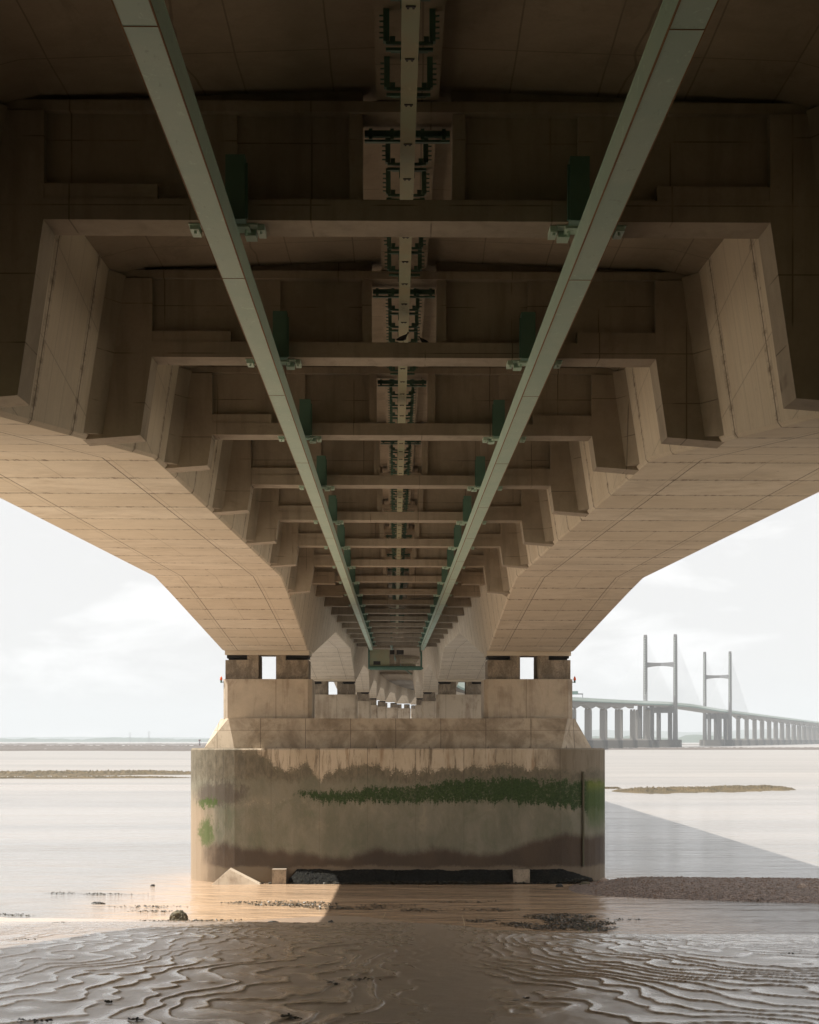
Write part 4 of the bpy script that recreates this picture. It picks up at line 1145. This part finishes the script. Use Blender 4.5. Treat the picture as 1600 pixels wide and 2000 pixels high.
weed_mb(m, xx + 10.8, 114.5, 2.0, .8, 900, 0.0, 0.2, 0.25, lambda x, y: 0.05)
tag(m.build("seaweed", "weed", fixn=False), "fringe of loose seaweed at the water's edge under the pier", "seaweed", kind='stuff')

def rock(name, px, d, w, h, dep, mat, label, zmin=0.0, seed=0, cat="rock", grp=None):
    import bmesh
    bm = bmesh.new(); bmesh.ops.create_icosphere(bm, subdivisions=4, radius=1)
    x = at(px, 0, d); z = max(zmin, gz(x, d))
    rr = np.array([v.co[:] for v in bm.verts])
    nn = fbm(rr[:, 0] * 1.7 + seed * 3.1 + 9, rr[:, 1] * 1.7 + rr[:, 2] * 1.3 + 5, 4, seed) - .5
    n2 = fbm(rr[:, 0] * 6 + 9, rr[:, 1] * 6 + rr[:, 2] * 5 + 5, 3, seed + 3) - .5
    for v, a, b in zip(bm.verts, nn, n2):
        k = 1 + a * 0.7 + b * 0.28
        v.co = Vector((v.co.x * w * k, v.co.y * dep * k, max(-0.25, v.co.z) * h * k))
    me = bpy.data.meshes.new(name); bm.to_mesh(me); bm.free(); me.materials.append(M[mat])
    o = bpy.data.objects.new(name, me); o.location = (x, d, z); COL.objects.link(o)
    return tag(o, label, cat, grp)
def wrock_mat():
    n = NB("weed_covered_rock"); f = n.noise(n.P, 9, 6, 0.8)
    c = n.mix(n.ss(f, 0.4, 0.65), (0.05, 0.045, 0.028), (0.20, 0.17, 0.10)); n.bump(f, 1, 0.06); return n.fin(c, 0.75)
M['wrock'] = wrock_mat()
M['drock'] = NB("dark_wet_clump").fin((0.02, 0.018, 0.015), 0.5)
M['prock'] = NB("pale_stone").fin((0.38, 0.30, 0.25), 0.8)
rock("rock", 350, 91.0, 0.46, 0.44, 0.35, 'wrock', "weed-covered rock in the shallows left of the lit patch", 0, 1)
rock("rock", 648, 82.0, 0.24, 0.27, 0.2, 'drock', "small black clump, tallest one just right of the sunlit water", 0, 2)
rock("rock", 681, 82.6, 0.26, 0.17, 0.2, 'drock', "low black clump right of the tallest black clump", 0, 3)
rock("rock", 735, 81.5, 0.24, 0.13, 0.2, 'drock', "flat black clump at the foot of the leaning stalk", 0, 4)
rock("rock", 534, 88.6, 0.26, 0.10, 0.2, 'drock', "flat dark clump in the sunlit shallows", 0, 5)
rock("rock", 485, 84.0, 0.25, 0.14, 0.2, 'drock', "dark clump at the edge of the lit water, left of centre", 0, 6)
rock("rock", 298, 112.0, 0.14, 0.12, 0.12, 'drock', "tiny dark stone alone in the bright left water", 0, 7)
rock("rock", 192, 100.0, 0.35, 0.10, 0.2, 'drock', "flat dark stone among weed in the left water", 0, 8)
rock("rock", 1567, 104.0, 0.28, 0.22, 0.2, 'prock', "pale stone on the pebble spit at the right edge", 0, 9)
rock("rock", 1093, 111.5, 0.22, 0.18, 0.2, 'drock', "dark stone at the pier end of the pebble spit", 0, 10)
rock("rock", 1142, 111.5, 0.34, 0.14, 0.2, 'wrock', "weedy stone on the neck of the pebble spit", 0, 11)
rock("rock", 1180, 111.0, 0.30, 0.20, 0.2, 'prock', "pale stone where the spit meets the pool", 0, 12)
# pebbles of the spit
M['peb'] = concrete_mat("pebble_stone", (0.22, 0.155, 0.12), 'plain', 0.3)
m = MB(); pr = random.Random(8)
for i in range(5200):
    x = 11 + pr.random() * 22; y = 98 + pr.random() * 20
    z = gz(x, y) if i % 1 == 0 else 0
    if z < 0.0: continue
    s_ = 0.03 + 0.06 * pr.random() ** 2; a = pr.random() * 6.28
    c_, q_ = math.cos(a) * s_, math.sin(a) * s_
    m.add([(x - c_, y - q_, z), (x + q_, y - c_, z), (x + c_, y + q_, z), (x - q_, y + c_, z), (x, y, z + s_ * 0.9)], [(0, 1, 4), (1, 2, 4), (2, 3, 4), (3, 0, 4)])
tag(m.build("pebbles", "peb", fixn=False), "brown pebbles scattered over the spit right of the pier", "pebbles", kind='stuff')

M['stalk'] = NB("dry_reed_stalk").fin((0.42, 0.36, 0.24), 0.7)
M['gstalk'] = NB("green_reed_stalk").fin((0.13, 0.15, 0.05), 0.7)
def stalk(px, d, px2, hh, lab, mat='stalk', r=0.013):
    x = at(px, 0, d); z = max(-0.05, gz(x, d)) - 0.03; dx = (px2 - px) / FPX * d
    m = MB(); pts = [(x + dx * u_ + 0.02 * math.sin(u_ * 3), d + 0.05 * u_, z + hh * u_) for u_ in (0, .25, .5, .75, 1)]
    m.tube(pts, r, 6, [1.2, 1, .9, .7, .4])
    o = m.build("reed_stalk", mat); return tag(o, lab, "stalk")
stalk(738, 81.6, 754, 0.75, "thin pale stalk leaning right out of a black clump")
stalk(1040, 82.5, 1019, 0.62, "thin pale stalk leaning left at the weed's edge")
stalk(909, 84.5, 903, 0.75, "faint upright stalk in the brown shallows")
stalk(1158, 80.5, 1148, 0.58, "green stalk with a dark foot at the edge of the bright pool", 'gstalk', 0.02)
m = MB(); x0 = at(428, 0, 88.5); m.tube([(x0, 88.5, .03), (x0 + .35, 88.6, .06), (x0 + .7, 88.8, .12)], 0.03, 6)
M['white'] = NB("white_plastic").fin((0.8, 0.8, 0.8), 0.5)  # thin bit of white plastic
tag(m.build("plastic", "white"), "thin white stick lying in the sunlit shallows", "plastic")

# pigeons sitting in the opening of the second frame
M['bird'] = NB("pigeon_feathers").fin((0.045, 0.045, 0.05), 0.7)
def pigeon(t, X, face, lab, sc=1.0):
    b = pt(t, X, 8.245)
    spine = [(-0.15, .10, .012), (-0.08, .115, .045), (0.0, .135, .062), (.06, .165, .055), (.085, .205, .032), (.095, .235, .030), (.11, .25, .020), (.14, .243, .004)]
    m = MB(); n_ = 10; rings = []
    for (q, h, r) in spine:
        rings.append([(b[0] + face * q * sc + 0.3 * r * sc * math.sin(a) * 0, b[1] + r * sc * math.cos(a), b[2] + (h + r * math.sin(a)) * sc) for a in [6.2832 * j / n_ for j in range(n_)]])
    m.loft(rings)
    for sy in (-1, 1): m.tube([(b[0], b[1] + sy * .02, b[2]), (b[0], b[1] + sy * .02, b[2] + .09 * sc)], .006, 5)
    o = m.build("pigeon", "bird", smooth=True); return tag(o, lab, "bird")
pigeon(rib_ts[3] + 0.2, -0.02, 1, "dark pigeon perched under the duct in the second frame's opening", 1.0)
pigeon(rib_ts[3] + 0.3, 0.42, -1, "smaller looking pigeon at the right side of the second frame's opening", 0.75)
